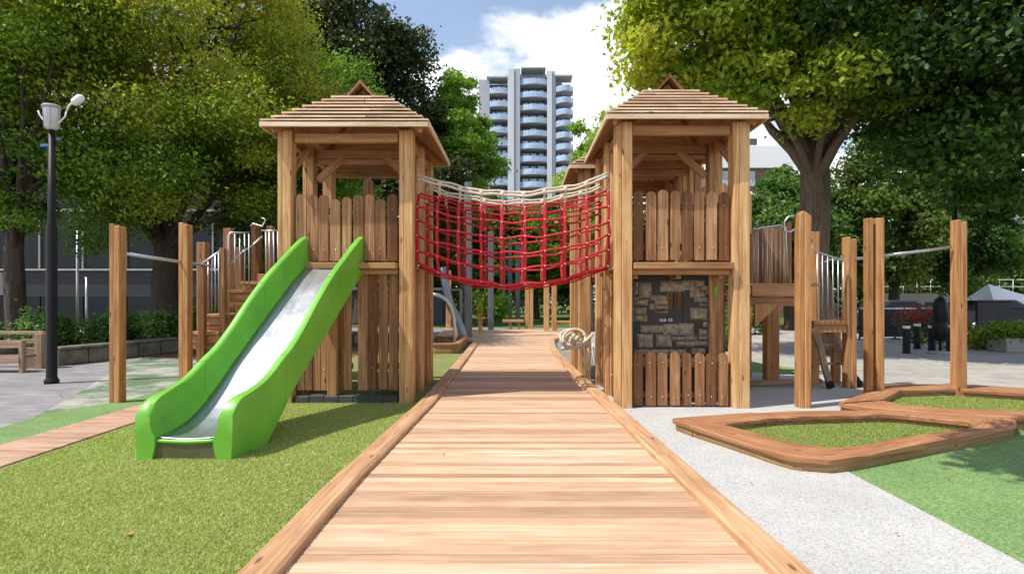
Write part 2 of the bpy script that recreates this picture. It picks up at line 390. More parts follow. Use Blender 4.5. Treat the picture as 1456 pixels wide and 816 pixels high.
def crown_clumps(centre, radii, k, cr, hollow=.55, cut=None):
    c = np.array(centre); rr = np.array(radii); out = []
    while len(out) < k:
        d = rng.normal(size=3); d /= np.linalg.norm(d)
        q = c + d * rr * rng.uniform(hollow, 1.0) * rng.uniform(.85, 1.08)
        if cut is None or cut(q): out.append(q)
    return np.array(out), rng.uniform(cr * .6, cr * 1.3, k)
def tree(name, label, x, y, tr, fork, crowns, mat, nleaf, size, group=None, brk='bark', cat='tree', limbs=10, lean=(0, 0), tintf=None, zbase=0):
    """crowns: list of (centre, radii, clumps, clump radius); coordinates are world"""
    root = empty(name, (x, y, zbase), label, cat, group)
    Cs = []; Rs = []
    for cr in crowns:
        a, b = crown_clumps(cr[0], cr[1], cr[2], cr[3], cut=(cr[4] if len(cr) > 4 else None)); Cs.append(a); Rs.append(b)
    Cw = np.concatenate(Cs); Rr = np.concatenate(Rs); Cl = Cw - np.array([x, y, zbase])
    mb = MB()
    top = Vector((lean[0], lean[1], fork))
    pts = [Vector((0, 0, -.05)), Vector((lean[0] * .05, lean[1] * .05, .25))] + [Vector((lean[0] * t + random.uniform(-1, 1) * tr * .22, lean[1] * t + random.uniform(-1, 1) * tr * .22, fork * t)) for t in (.2, .4, .6, .8)] + [top]
    mb.tube(pts, [tr * 1.55, tr * 1.12, tr, tr * .93, tr * .88, tr * .84, tr * .8], 16, noise=.12)
    order = np.argsort(rng.uniform(size=len(Cl)))[:limbs]
    for i in order:
        e = Vector(Cl[i]); st = top * random.uniform(.78, 1.0) if e.z > fork * .8 else top * .7
        mid = st.lerp(e, .5) + Vector((random.uniform(-.1, .1), random.uniform(-.1, .1), .12)) * (e - st).length
        q = [st, st.lerp(mid, .5) + Vector((0, 0, .04 * (e - st).length)), mid, mid.lerp(e, .5) + Vector((random.uniform(-.2, .2),) * 3) * .5, e]
        r0 = tr * random.uniform(.3, .55)
        mb.tube(q, [r0, r0 * .75, r0 * .5, r0 * .32, r0 * .12], 7, noise=.06)
        for _ in range(2):
            a0 = q[2].lerp(q[3], random.random()); b0 = a0 + Vector((random.uniform(-1, 1), random.uniform(-1, 1), random.uniform(-.2, .8))) * (e - st).length * .3
            mb.tube([a0, a0.lerp(b0, .5) + Vector((0, 0, .06)), b0], [r0 * .3, r0 * .2, r0 * .06], 5)
    mb.build('trunk', M[brk], root)
    p, nr, idx = clump_leaves(Cl, Rr, nleaf)
    ct = rng.uniform(0, 1, len(Cl)); t = ct[idx] * .45 + rng.uniform(0, 1, nleaf) * .5
    if tintf is not None: t = t + tintf(p + np.array([x, y, 0]))
    leaf_mesh('crown', p, nr, size, t, LM[mat], root)
    return root

# ------------------------------------------------------------------ ground
def surface(name, poly, z, mat, dens=None):
    mb = MB(); mb.sheet(poly, z); return mb.build(name, mat, None, 'structure')
def Gs(l): return [G(*p) for p in l]
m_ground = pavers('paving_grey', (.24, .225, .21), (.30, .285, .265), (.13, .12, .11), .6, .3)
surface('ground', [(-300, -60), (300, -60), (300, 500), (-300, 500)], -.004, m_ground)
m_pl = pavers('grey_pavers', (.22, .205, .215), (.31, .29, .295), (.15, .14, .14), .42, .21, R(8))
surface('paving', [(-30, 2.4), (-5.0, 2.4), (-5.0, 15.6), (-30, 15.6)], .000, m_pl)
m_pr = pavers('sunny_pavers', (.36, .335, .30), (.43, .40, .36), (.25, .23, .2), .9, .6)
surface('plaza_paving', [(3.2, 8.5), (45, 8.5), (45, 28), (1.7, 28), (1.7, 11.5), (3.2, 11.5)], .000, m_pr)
m_stain = pavers('green_tinged_pavers', (.36, .35, .31), (.44, .43, .38), (.2, .22, .17), .42, .21, R(8), stain=(.10, .155, .075))
surface('worn_green_paving', [G(41, 596), G(73, 580), G(124, 551), G(153, 532), G(178, 520), Vector((-10, 14.3, 0)), Vector((-1.7, 14.3, 0)), Vector((-1.7, 8.3, 0)), Vector((-5.2, 8.3, 0))], .004, m_stain)
m_rub = granular('green_rubber', [(.10, .19, .06), (.15, .255, .085), (.195, .31, .105), (.26, .36, .14)], 80, .5, (.80, 1.10), blotch=((.26, .30, .13), 1.1, .60, .82))
surface('rubber_surface', [(-5.1, 2.2), (-5.1, 8.25), G(255, 553), G(215, 560), G(165, 573), G(100, 581), G(41, 596), G(0, 609), (-6.6, 5.0), (-7.2, 2.2)], .008, m_rub)
surface('rubber_surface', [(2.84, 1.5), (14, 1.5), (14, 6.6), (8.2, 7.0), (2.84, 7.0)], .008, m_rub)
surface('rubber_surface', [(3.3, 11.2), (6.2, 11.2), (5.5, 13.6), (3.0, 13.6)], .008, m_rub)
m_grav = granular('pale_resin_gravel', [(.32, .30, .27), (.47, .46, .44), (.52, .515, .50), (.56, .555, .54), (.50, .46, .40)], 105, .5, (.87, 1.05))
mb = MB(); mb.sheet([(.9, 1.5), (2.84, 1.5), (2.84, 4.95), (4.5, 6.0), (5.4, 7.3), (6.1, 8.4), (6.3, 10.2), (5.0, 11.4), (.9, 11.4)], .012)
mb.build('gravel_path', m_grav, None, 'structure')
m_turf = granular('artificial_turf', [(.13, .155, .035), (.23, .26, .07), (.32, .34, .11), (.42, .42, .20)], 120, .8, (.85, 1.1), dist=.015)
surface('turf_base', [(-4.52, 1.8), (-1.25, 1.8), (-1.25, 15.5), (-4.2, 15.5), (-4.62, 7.5)], .012, m_turf)
mb = MB()
x0, x1 = -5.12, -4.5
for k in range(42):
    mb.box((-4.84 - (k * .18) * .022, 2.2 + k * .18, .013), (.66, .174, .03), bev=.003, rnd=random.random())
mb.build('timber_path', M['strip'], None, 'structure')
m_mulch = granular('bark_mulch', [(.09, .04, .02), (.19, .09, .045), (.28, .13, .06), (.16, .10, .06)], 28, 1, (.8, 1.1), dist=.04)
surface('mulch_bed', [G(120, 502), G(330, 515), Vector((-4, 14, 0)), Vector((-3, 19, 0)), Vector((-15, 19, 0)), Vector((-14, 15.8, 0))], .010, m_mulch)
m_soil = granular('soil', [(.03, .035, .015), (.05, .06, .02), (.04, .07, .02)], 15, .8, (.8, 1.1), dist=.04)
surface('planted_bed', [(-40, 15.9), (-4.2, 17.2), (-4.2, 24), (-40, 24)], .014, m_soil)
m_lawn = granular('far_lawn', [(.05, .09, .015), (.08, .13, .02), (.12, .17, .03)], 12, .6, (.8, 1.2), dist=.03)
surface('lawn', [(-60, 29), (60, 30), (60, 110), (-60, 110)], .010, m_lawn)

# turf blades
def blades(name, poly_fn, n, xr, yr, h, w, cols, z=.012):
    X = rng.uniform(*xr, n); 
    Y = yr[0] + (yr[1] - yr[0]) * rng.uniform(0, 1, n) ** 1.5
    k = poly_fn(X, Y); X = X[k]; Y = Y[k]; n = len(X)
    a = rng.uniform(0, 2 * np.pi, n); hh = h * rng.uniform(.6, 1.4, n); ww = w * rng.uniform(.7, 1.3, n)
    v = np.empty((n, 3, 3)); dx = np.cos(a) * ww; dy = np.sin(a) * ww
    v[:, 0] = np.stack([X - dx, Y - dy, np.full(n, z)], 1); v[:, 1] = np.stack([X + dx, Y + dy, np.full(n, z)], 1)
    v[:, 2] = np.stack([X + rng.normal(size=n) * h * .9, Y + rng.normal(size=n) * h * .9, z + hh], 1)
    me = bpy.data.meshes.new(name); me.vertices.add(n * 3); me.vertices.foreach_set('co', v.astype('f').ravel())
    me.loops.add(n * 3); me.loops.foreach_set('vertex_index', np.arange(n * 3, dtype='i'))
    me.polygons.add(n); me.polygons.foreach_set('loop_start', np.arange(0, n * 3, 3, dtype='i')); me.polygons.foreach_set('loop_total', np.full(n, 3, 'i'))
    at = me.attributes.new('rnd', 'FLOAT', 'POINT'); at.data.foreach_set('value', np.repeat(rng.uniform(0, 1, n), 3).astype('f'))
    me.materials.append(cols); me.update(calc_edges=True)
    o = bpy.data.objects.new(name, me); COL.objects.link(o); o['kind'] = 'stuff'
    return o
m_blade = leafmat('turf_blades', [(.20, .255, .048), (.36, .425, .10), (.49, .55, .17), (.68, .70, .38)], .3, .6)
o = blades('turf_grass', lambda X, Y: (X > -4.5 - (Y - 4) * .02) & (Y > 2.6), 420000, (-4.7, -1.33), (2.6, 9.0), .014, .0035, m_blade)
tag(o, 'short yellow-green artificial turf left of the boardwalk under the slide', 'artificial grass')

# ------------------------------------------------------------------ boardwalk
def deck_l(Z): return interp(Z, [(1.5, -1.21), (4.3, -1.25), (7.75, -1.15), (12.4, -1.20), (18.5, -1.30), (20, -2.2), (21, -3.1), (27, -3.4)])
def deck_r(Z): return interp(Z, [(1.5, 1.32), (2.8, 1.30), (6.6, 1.14), (9, 1.03), (11.6, .93), (16.2, .87), (19.2, 1.0), (20.5, 1.3), (21.5, 1.6), (23, 2.4), (27, 2.6)])
mb = MB(); Z = 1.6; 
while Z < 26.6:
    wd = .104; r = random.random(); l, rr = deck_l(Z) - .1, deck_r(Z) + .1
    cut = [l, rr]
    if random.random() < .05 and Z > 3: cut.insert(1, random.uniform(l + .6, rr - .6))
    for a, b in zip(cut, cut[1:]):
        zz = .052 + random.uniform(-.0012, .0012)
        mb.box(((a + b) / 2, Z + wd / 2, zz), (b - a - .003, wd - .009, .04), bev=.006, rnd=random.random(), grain=0)
    Z += wd
mu = MB(); mu.add([(deck_l(z) - .08, z, .024) for z in range(2, 27)] + [(deck_r(z) + .08, z, .024) for z in range(26, 1, -1)], [list(range(50))], None, 0)
bw = mb.build('boardwalk', M['deck'], None, 'structure'); tag(bw, 'pale timber boardwalk running between the two towers')
mu.build('gap_shade_sheet', M['dark'], bw)  # dark sheet added below the boards, stands in for shade in the gaps
def kerb(pts, w=.19, h=.13, parent=None, name='edge_beam', mat='kerb', z0=0.0):
    """closed-section timber edging along a smooth line"""
    mb = MB(); n = len(pts); sec = [(-w / 2, z0), (-w / 2, h - .015), (-w / 2 + .02, h), (w / 2 - .02, h), (w / 2, h - .015), (w / 2, z0)]
    vs = []; gr = []; acc = 0
    for i, p in enumerate(pts):
        t = (Vector(pts[min(i + 1, n - 1)]) - Vector(pts[max(i - 1, 0)])); t.z = 0; t.normalize(); s = Vector((t.y, -t.x, 0))
        if i: acc += (Vector(p) - Vector(pts[i - 1])).length
        for a, z in sec: vs.append(Vector(p) + s * a + Vector((0, 0, z))); gr.append((acc, a, z))
    k = len(sec); fs = [[i * k + j, (i + 1) * k + j, (i + 1) * k + (j + 1) % k, i * k + (j + 1) % k] for i in range(n - 1) for j in range(k)]
    fs += [list(range(k)), list(range((n - 1) * k, n * k))[::-1]]
    mb.add(vs, fs, gr); return mb.build(name, M[mat], parent)
kl = [Vector((deck_l(z) - .1, z, 0)) for z in [1.5 + .5 * i for i in range(34)]] + [Vector((-1.44, 18.6, 0)), Vector((-1.58, 19.2, 0)), Vector((-1.85, 19.8, 0))]
kr_ = [Vector((deck_r(z) + .1, z, 0)) for z in [1.5 + .5 * i for i in range(38)]]
for line in (kl, kr_):
    cuts = [0, 7, 13, 20, 27, len(line) - 1]
    for a, b in zip(cuts, cuts[1:]):
        seg = line[a:b + 1]; seg = [v.copy() for v in seg]
        seg[-1] = seg[-1].lerp(seg[-2], .012)
        kerb(seg, .2, .125, bw, 'edge_beam')

# ------------------------------------------------------------------ towers
def post(mb, x, y, z0, z1, w=.24, split=True):
    """a post of two or three laminated timbers side by side"""
    if split:
        a = w * .36; b = w * .64
        mb.box((x - w / 2 + a / 2, y, (z0 + z1) / 2), (a - .004, w - .012, z1 - z0), bev=.008)
        mb.box((x + w / 2 - b / 2, y, (z0 + z1) / 2 + .002), (b - .004, w, z1 - z0), bev=.01)
    else: mb.box((x, y, (z0 + z1) / 2), (w, w, z1 - z0), bev=.01)
def picket_poly(cx, w, z0, z1, rnd_top=True):
    h = w / 2; sh = random.uniform(.75, 1.0) * h
    if rnd_top: arc = [(cx + h * math.cos(t), z1 - sh + sh * math.sin(t)) for t in [math.pi * i / 8 for i in range(9)]]
    else: arc = [(cx + h, z1), (cx - h, z1)]
    return [(cx - h, z0), (cx + h, z0)] + arc
def pickets(name, x0, x1, y, z0, z1, parent, n, gap=.018, jit=.05, th=.03, ax='y', rnd_top=True, bolts=True, mat='picket', rails=True, back=1):
    mb = MB(); w = (x1 - x0) / n; bb = MB()
    for i in range(n):
        cx = x0 + (i + .5) * w + random.uniform(-.006, .006); ww = w - gap * random.uniform(.6, 1.6)
        zz = z1 + random.uniform(-jit, jit); yy = y + random.uniform(-.005, .005)
        mb.prism(picket_poly(cx, ww, z0 + random.uniform(0, .01), zz, rnd_top), yy - th / 2, yy + th / 2, ax=ax)
        if bolts:
            for hz in (z0 + (z1 - z0) * .18, z0 + (z1 - z0) * .80):
                if random.random() < .75:
                    q = (cx + random.uniform(-.02, .02), yy - th / 2 - .003, hz + random.uniform(-.02, .02))
                    if ax == 'x': q = (yy - th / 2 - .003, q[0], q[2]) if back > 0 else (yy + th / 2 + .003, q[0], q[2])
                    bb.ball(q, .009, 6, 4)
    if rails:
        for hz in (z0 + (z1 - z0) * .2, z0 + (z1 - z0) * .78):
            c = ((x0 + x1) / 2, y + (.04 + th / 2) * back, hz); d = (x1 - x0, .05, .09)
            if ax == 'x': c = (c[1], c[0], c[2]); d = (d[1], d[0], d[2])
            mb.box(c, d)
    o = mb.build(name, M[mat], parent)
    if bolts and bb.v: each(bb, 'bolt', M['bolt'], o)
    return o
def roof(root, cx, cy, hx, hy, ze, zt, tx=.33, ty=.33, rows=8, seed=0, fan=False):
    random.seed(seed)
    mb = MB()
    for k in range(rows):
        f0 = k / rows; f1 = (k + 1.35) / rows; f1 = min(f1, 1.0)
        def lev(f, dz=0): return (hx + (tx - hx) * f, hy + (ty - hy) * f, ze + (zt - ze) * (f ** 1.0) + dz)
        a = lev(f0, .074); b = lev(f1, .008); t = .024
        for side in range(4):
            # each course on each side is cut into boards
            ax_, ay_, az = a; bx_, by_, bz = b
            n = 2
            us = [0] + sorted(random.uniform(.12, .88) for _ in range(n - 1)) + [1]
            for u0, u1 in zip(us, us[1:]):
                if u1 - u0 < .04: continue
                def pt(u, w_, z):
                    X, Y = w_
                    c = [(-X + 2 * X * u, -Y), (X, -Y + 2 * Y * u), (X - 2 * X * u, Y), (-X, Y - 2 * Y * u)][side]
                    return Vector((cx + c[0], cy + c[1], z))
                g = .003 / max(.3, ax_)
                z_j = random.uniform(-.002, .003)
                v = [pt(u0 + g, (ax_, ay_), az + z_j), pt(u1 - g, (ax_, ay_), az + z_j), pt(u1 - g, (bx_, by_), bz + z_j), pt(u0 + g, (bx_, by_), bz + z_j)]
                v += [q - Vector((0, 0, t)) for q in v]
                gr = []
                for q in v:
                    r_ = (q.x, q.y, q.z) if side % 2 == 0 else (q.y, q.x, q.z)
                    gr.append(r_)
                mb.add(v, [[0, 1, 2, 3], [7, 6, 5, 4], [0, 4, 5, 1], [1, 5, 6, 2], [2, 6, 7, 3], [3, 7, 4, 0]], gr)
    r = mb.build('roof', M['shingle'], root)
    # soffit boards and fascia
    mb = MB()
    zt2 = zt - .05
    sl = [(-1, -1), (1, -1), (1, 1), (-1, 1)]
    for side in range(4):
        (a, b), (c, d) = sl[side], sl[(side + 1) % 4]
        v = [Vector((cx + a * (hx - .02), cy + b * (hy - .02), ze - .012)), Vector((cx + c * (hx - .02), cy + d * (hy - .02), ze - .012)),
             Vector((cx + c * tx, cy + d * ty, zt2)), Vector((cx + a * tx, cy + b * ty, zt2))]
        m = 7
        for i in range(m):
            f0, f1 = i / m, (i + .97) / m
            q = [v[0].lerp(v[3], f0), v[1].lerp(v[2], f0), v[1].lerp(v[2], f1), v[0].lerp(v[3], f1)]
            q2 = [p - Vector((0, 0, .02)) for p in q]
            mb.add(q + q2, [[0, 1, 2, 3], [7, 6, 5, 4], [0, 4, 5, 1], [1, 5, 6, 2], [2, 6, 7, 3], [3, 7, 4, 0]], [((p.x, p.y, p.z) if side % 2 == 0 else (p.y, p.x, p.z)) for p in q + q2])
    # hip rafters
    for a, b in sl:
        mb.beam((cx + a * (hx - .12), cy + b * (hy - .12), ze - .045), (cx + a * tx * .8, cy + b * ty * .8, zt - .11), .06, .09)
    mb.build('soffit', M['beam'], r)
    mb = MB()
    for (a, b), (c, d) in ((sl[0], sl[1]), (sl[2], sl[3])): mb.beam((cx + a * hx, cy + b * hy, ze - .005), (cx + c * hx, cy + d * hy, ze - .005), .028, .062)
    for (a, b), (c, d) in ((sl[1], sl[2]), (sl[3], sl[0])): mb.beam((cx + a * hx, cy + b * (hy - .016), ze - .005), (cx + c * hx, cy + d * (hy - .016), ze - .005), .028, .06)
    mb.build('fascia', M['shingle'], r)
    # ridge cap: crossing boards over a small open gable
    mb = MB(); w = .185; hgt = .20; y0, y1 = cy - ty - .06, cy + ty + .06; t = .035
    for s in (-1, 1):
        e = .035 if s > 0 else .07
        A = Vector((s * w, 0, 0)); B = Vector((-s * e * .8, 0, hgt + e)); n = Vector((s * (hgt), 0, w)).normalized() * t
        if s < 0: B = Vector((-.004, 0, hgt - .002))
        poly = [A, B, B + n, A + n]
        vs = [Vector((cx + p.x, yy, zt - .005 + p.z)) for yy in (y0 + (.01 if s > 0 else 0), y1) for p in poly]
        mb.add(vs, [[0, 1, 2, 3], [7, 6, 5, 4]] + [[i, i + 4, (i + 1) % 4 + 4, (i + 1) % 4] for i in range(4)], [(p.y, p.x, p.z) for p in vs])
    mb.prism([(cx - w * .8, zt), (cx + w * .8, zt), (cx, zt + hgt * .8)], cy - ty + .10, cy - ty + .13)
    mb.box((cx, cy, zt + .002), (tx * 2 + .04, ty * 2 + .04, .05))
    mb.build('ridge_cap', M['picket'], r)
    return r
def tower(name, label, xl, xr, ys, ze, zf, ov, seed, zt=4.58, pw=.225):
    """xl,xr: post centres; ys: post rows; zf floor; ov = (left, right, front, back) overhang"""
    random.seed(seed)
    root = empty(name, ((xl + xr) / 2, ys[0], 0), label, 'play tower', 'timber play towers')
    ox, oy = root.location.x, root.location.y
    xl -= ox; xr -= ox; ys = [y - oy for y in ys]
    for j, y in enumerate(ys):
        for x in (xl, xr):
            mb = MB(); post(mb, x, y, -.02, ze + .01, (pw if j == 0 else pw - .02)); mb.build('post', M['post'], root)
    # ring beams under the eaves
    for j, y in enumerate(ys):
        mb = MB(); h = .125; mb.box(((xl + xr) / 2, y, ze - .085), (xr - xl - .25, .09, h)); b = mb.build('beam', M['beam'], root)
        if j == 0:
            bb = MB()
            for px_ in (xl + .3, xr - .3, xl + .75): bb.ball((px_, y - .047, ze - .08 + random.uniform(-.02, .02)), .012, 7, 5)
            each(bb, 'bolt', M['bolt'], b)
    for x in (xl, xr):
        for a, b in zip(ys, ys[1:]):
            mb = MB(); mb.box((x, (a + b) / 2, ze - .09), (.09, b - a - .23, .14)); mb.build('beam', M['beam'], root)
    # lower tie beams at the rear row
    mb = MB(); mb.box(((xl + xr) / 2, ys[-1], ze - .22), (xr - xl - .25, .08, .09)); mb.box(((xl + xr) / 2, ys[1] + .02, ze - .20), (xr - xl - .25, .07, .07)); each(mb, 'beam', M['beam'], root)
    for x, s in ((xl, 1), (xr, -1)):
        mb = MB()
        mb.beam((x + s * .12, ys[0] + .5, ze - .1), (x + s * .02, ys[0] + .15, ze - .5), .06, .1)
        mb.beam((x + s * .55, ys[1], ze - .12), (x + s * .12, ys[1], ze - .5), .06, .11)
        each(mb, 'brace', M['beam'], root)
    # platform
    mb = MB(); n = int((ys[-1] - ys[0]) / .13)
    for i in range(n): mb.box(((xl + xr) / 2, ys[0] + .13 * i + .17, zf - .02), (xr - xl + .1, .124, .04), bev=.004)
    for x in (xl + .2, 0, xr - .2): mb.box((x, (ys[0] + ys[-1]) / 2, zf - .115), (.07, ys[-1] - ys[0] - .2, .14))
    mb.build('platform', M['beam'], root)
    mb = MB(); mb.box(((xl + xr) / 2, ys[0] - .05, zf - .02), (xr - xl - .255, .26, .085)); mb.box(((xl + xr) / 2, ys[0] + .02, zf - .1), (xr - xl - .255, .10, .07)); mb.build('ledge', M['beam'], root)
    cx = (xl - ov[0] + xr + ov[1]) / 2; cy = (ys[0] - ov[2] + ys[-1] + ov[3]) / 2
    roof(root, cx, cy, (xr - xl + ov[0] + ov[1]) / 2, (ys[-1] - ys[0] + ov[2] + ov[3]) / 2, ze + .02, zt, seed=seed)
    return root, xl, xr, ys
# left tower
tl, xl, xr, ys = tower('play_tower', 'left timber tower with shingled roof and the green slide attached', -3.34, -1.61, [8.1, 9.0, 9.9], 3.89, 1.99, (.24, .36, .34, .22), 3, pw=.2)
pickets('picket_guard', xl + .13, xr - .13, ys[0] - .01, 2.04, 2.97, tl, 9, jit=.05)
mb = MB(); mb.prism(picket_poly(xl + 1.08, .15, 2.1, 3.30), ys[0] + .32, ys[0] + .35); mb.prism(picket_poly(xl + .16, .12, 2.1, 3.02), ys[0] + .32, ys[0] + .35); each(mb, 'picket', M['picket'], tl)
pickets('picket_guard', ys[0] + .13, ys[-1] - .1, xl, 2.04, 2.9, tl, 9, ax='x', back=1)
pickets('wall_boards', xl + .13, xl + .92, ys[0] + .05, .18, 1.90, tl, 7, gap=.008, jit=.0, rnd_top=False)
pickets('wall_boards', xl + 1.0, xr - .13, ys[0] + .06, .18, 1.90, tl, 4, gap=.012, jit=.0, rnd_top=False)
mb = MB(); mb.box((xl + .66, ys[0] + .0, .95), (.13, .11, 1.8), bev=.01); mb.build('stud', M['beam'], tl)
for i in range(8):
    pass
mb = MB()
for i in range(7): mb.box((xl + .13 + (i + .5) * .211, ys[0] + .01, .06), (.209, .16 + random.uniform(-.01, .01), .12 + random.uniform(-.012, .012)), bev=.012)
mb.build('slate_plinth', M['rubber_edge'], tl)
pickets('wall_boards', ys[0] + .13, ys[1] - .11, xr, .02, 1.95, tl, 4, gap=.01, jit=0, ax='x', back=-1, rnd_top=False)
pickets('wall_boards', ys[1] + .11, ys[2] - .11, xr, .02, 1.95, tl, 4, gap=.01, jit=0, ax='x', back=-1, rnd_top=False)
pickets('wall_boards', ys[0] + .13, ys[2] - .1, xl, .02, 1.95, tl, 10, gap=.015, jit=0, ax='x', back=1, rnd_top=False)
# right tower
tr_, xl, xr, ys = tower('play_tower', 'right timber tower with shingled roof above the dark stone panel', 1.43, 3.03, [7.76, 8.75, 9.75], 3.90, 1.97, (.26, .28, .30, .22), 5)
pickets('picket_guard', xl + .13, xr - .13, ys[0] - .01, 2.03, 2.98, tr_, 8, gap=.03, jit=.02)
pickets('picket_fence', xl + .13, xr - .13, ys[0] - .01, .03, .76, tr_, 8, gap=.03, jit=.015)
pickets('picket_guard', ys[0] + .13, ys[-1] - .1, xr, 2.04, 2.95, tr_, 8, ax='x', back=-1)
pickets('wall_boards', ys[0] + .13, ys[1] - .11, xl, .02, 1.93, tr_, 4, gap=.012, jit=0, ax='x', back=1, rnd_top=False)
pickets('wall_boards', ys[1] + .11, ys[2] - .11, xl, .02, 1.93, tr_, 4, gap=.012, jit=0, ax='x', back=1, rnd_top=False)
pickets('wall_boards', ys[0] + .55, ys[2] - .1, xr, .02, 1.93, tr_, 8, gap=.002, jit=0, ax='x', back=-1, rnd_top=False)
mb = MB(); mb.box((xr - .17, ys[0] + .42, .98), (.2, .05, 1.84), bev=.004); mb.build('side_board', M['picket'], tr_)
# dark panel with raised stones, traced stones
py_ = ys[0] + .48
def PP(u, v):   # zoomed crop pixel -> tower-local x, z on the panel
    p = P(900 + u / 6.8, 390 + v / 6.8, 7.76 + .48); return p.x - tr_.location.x, p.z
pn = MB()
wx0, wz0 = PP(328, 340); wx1, wz1 = PP(475, 172); X0 = xl + .14; X1 = xr - .265
pn.box(((X0 + wx0) / 2, py_, .96), (wx0 - X0, .04, 1.86)); pn.box(((wx1 + X1) / 2, py_, .96), (X1 - wx1, .04, 1.86))
pn.box(((wx0 + wx1) / 2, py_, (wz1 + 1.89) / 2), (wx1 - wx0 + .002, .038, 1.89 - wz1)); pn.box(((wx0 + wx1) / 2, py_, (wz0 + .03) / 2), (wx1 - wx0 + .002, .038, wz0 - .03))
pn.box((PP(394, 0)[0], py_ - .002, (wz0 + wz1) / 2), (.022, .045, wz1 - wz0))
pnl = pn.build('stone_panel', M['board'], tr_)
st = [(0,65,52,125),(0,130,50,195),(55,75,175,225),(255,65,495,170),(485,55,595,155),(595,55,690,120),(548,120,650,222),(652,105,735,165),(650,170,700,220),(585,222,735,272),(155,197,325,250),(208,235,328,292),(155,282,205,340),(208,296,326,342),(0,210,55,255),(0,240,142,300),(0,322,128,390),(0,392,135,452),(205,352,335,380),(550,318,720,442),(715,388,790,440),(672,455,790,512),(70,490,300,565),(290,480,440,590),(440,470,585,588),(632,525,790,590),(632,595,790,632),(30,575,192,708),(215,578,372,708),(372,598,505,640),(505,590,612,640),(410,645,590,695),(590,640,738,690),(10,722,508,785),(560,712,695,770),(700,170,770,200),(640,280,735,312),(0,800,200,900),(220,810,470,900),(500,800,760,880)]
ms = MB()
def stone(mb, x0_, z0_, x1_, z1_, y):
    nx = max(3, int((x1_ - x0_) / .03)); nz = max(3, int((z1_ - z0_) / .03)); d = random.uniform(.025, .07)
    vs = []; ph = random.uniform(0, 9)
    for j in range(nz + 1):
        for i in range(nx + 1):
            u, v = i / nx, j / nz; e = min(min(u, 1 - u) * nx, min(v, 1 - v) * nz, 1.4) / 1.4
            vs.append((x0_ + (x1_ - x0_) * u + random.uniform(-.004, .004), y - (.002 + d * (e ** .6) * (.8 + .2 * math.sin(7 * u + ph) * math.cos(5 * v + ph)) + (random.uniform(-.006, .006) if e > .5 else 0)), z0_ + (z1_ - z0_) * v + random.uniform(-.004, .004)))
    fs = [[j * (nx + 1) + i, j * (nx + 1) + i + 1, (j + 1) * (nx + 1) + i + 1, (j + 1) * (nx + 1) + i] for j in range(nz) for i in range(nx)]
    mb.add(vs, fs, None, None)
for a, b, c, d in st:
    x0_, z1_ = PP(a, b); x1_, z0_ = PP(c, d); x0_ = max(x0_, X0 + .005); x1_ = min(x1_, X1 - .005)
    if x1_ - x0_ > .02: stone(ms, x0_ + .003, max(.04, z0_ + .003), x1_ - .003, z1_ - .003, py_ - .02)
ms.build('stone', M['stone'], pnl)
tx = bpy.data.curves.new('lettering', 'FONT'); tx.body = '18:8 \u00b703'; tx.size = .062; tx.extrude = .002
to = bpy.data.objects.new('tmp', tx); COL.objects.link(to); bpy.context.view_layer.update()
me = bpy.data.meshes.new_from_object(to.evaluated_get(bpy.context.evaluated_depsgraph_get())); bpy.data.objects.remove(to)
me.materials.clear(); me.materials.append(M['clip'])
lo = bpy.data.objects.new('lettering', me); COL.objects.link(lo); lo.parent = pnl; q = PP(245, 455); lo.location = (q[0], py_ - .026, q[1]); lo.rotation_euler = (R(90), 0, 0)
mb = MB(); p = P(1016, 414, 8.15); mb.box((p.x - tr_.location.x + .02, 8.15 - tr_.location.y, p.z), (.055, .012, .13), bev=.003)
mb.build('green_plate', plain('lime_plate', (.16, .45, .03), .5), tr_)
# tower behind the right one
tb, xl, xr, ys = tower('play_tower', 'rear timber tower half hidden behind the right tower', 1.22, 3.05, [10.5, 11.4, 12.3], 3.88, 1.95, (.3, .3, .3, .3), 9, 4.5)
pickets('picket_guard', xl + .13, xr - .1, ys[-1], 2.04, 2.95, tb, 9, jit=.04, back=1)
pickets('picket_guard', xr + .0, xr + 1.2, ys[0] + .5, 1.9, 3.78, tb, 7, jit=.12, back=1, gap=.01)
mb = MB(); post(mb, xr + 1.28, ys[0] + .3, -.02, 3.5, .2); mb.build('post', M['post'], tb)
pickets('wall_boards', ys[0] + .11, ys[2] - .1, xl, .02, 1.9, tb, 9, gap=.012, jit=0, ax='x', back=1, rnd_top=False)

# ------------------------------------------------------------------ slide
slide = empty('slide', (-3.1, 5.2, 0), 'bright green plastic slide with steel chute on the left tower', 'slide')
SX, SY = -3.1, 5.2
def smooth_pts(pts, n=5):
    xs = [p[0] for p in pts]; o_ = []
    for i in range(len(pts) - 1):
        p0 = pts[max(i - 1, 0)]; p1 = pts[i]; p2 = pts[i + 1]; p3 = pts[min(i + 2, len(pts) - 1)]
        for k in range(n):
            t = k / n
            o_.append(tuple(.5 * ((2 * b) + (-a + c) * t + (2 * a - 5 * b + 4 * c - d) * t * t + (-a + 3 * b - 3 * c + d) * t ** 3) for a, b, c, d in zip(p0, p1, p2, p3)))
    o_.append(pts[-1]); return o_
TOP = [(5.2, .50), (5.36, .575), (5.55, .62), (5.8, .71), (6.05, .87), (6.25, .99), (6.5, 1.2), (6.75, 1.44), (7.0, 1.66), (7.25, 1.86), (7.5, 2.03), (7.75, 2.2), (7.95, 2.33), (8.13, 2.42)]
BOT = [(5.2, 0), (5.75, 0), (6.28, .50), (6.75, .86), (7.2, 1.2), (7.6, 1.5), (8.2, 1.96)]
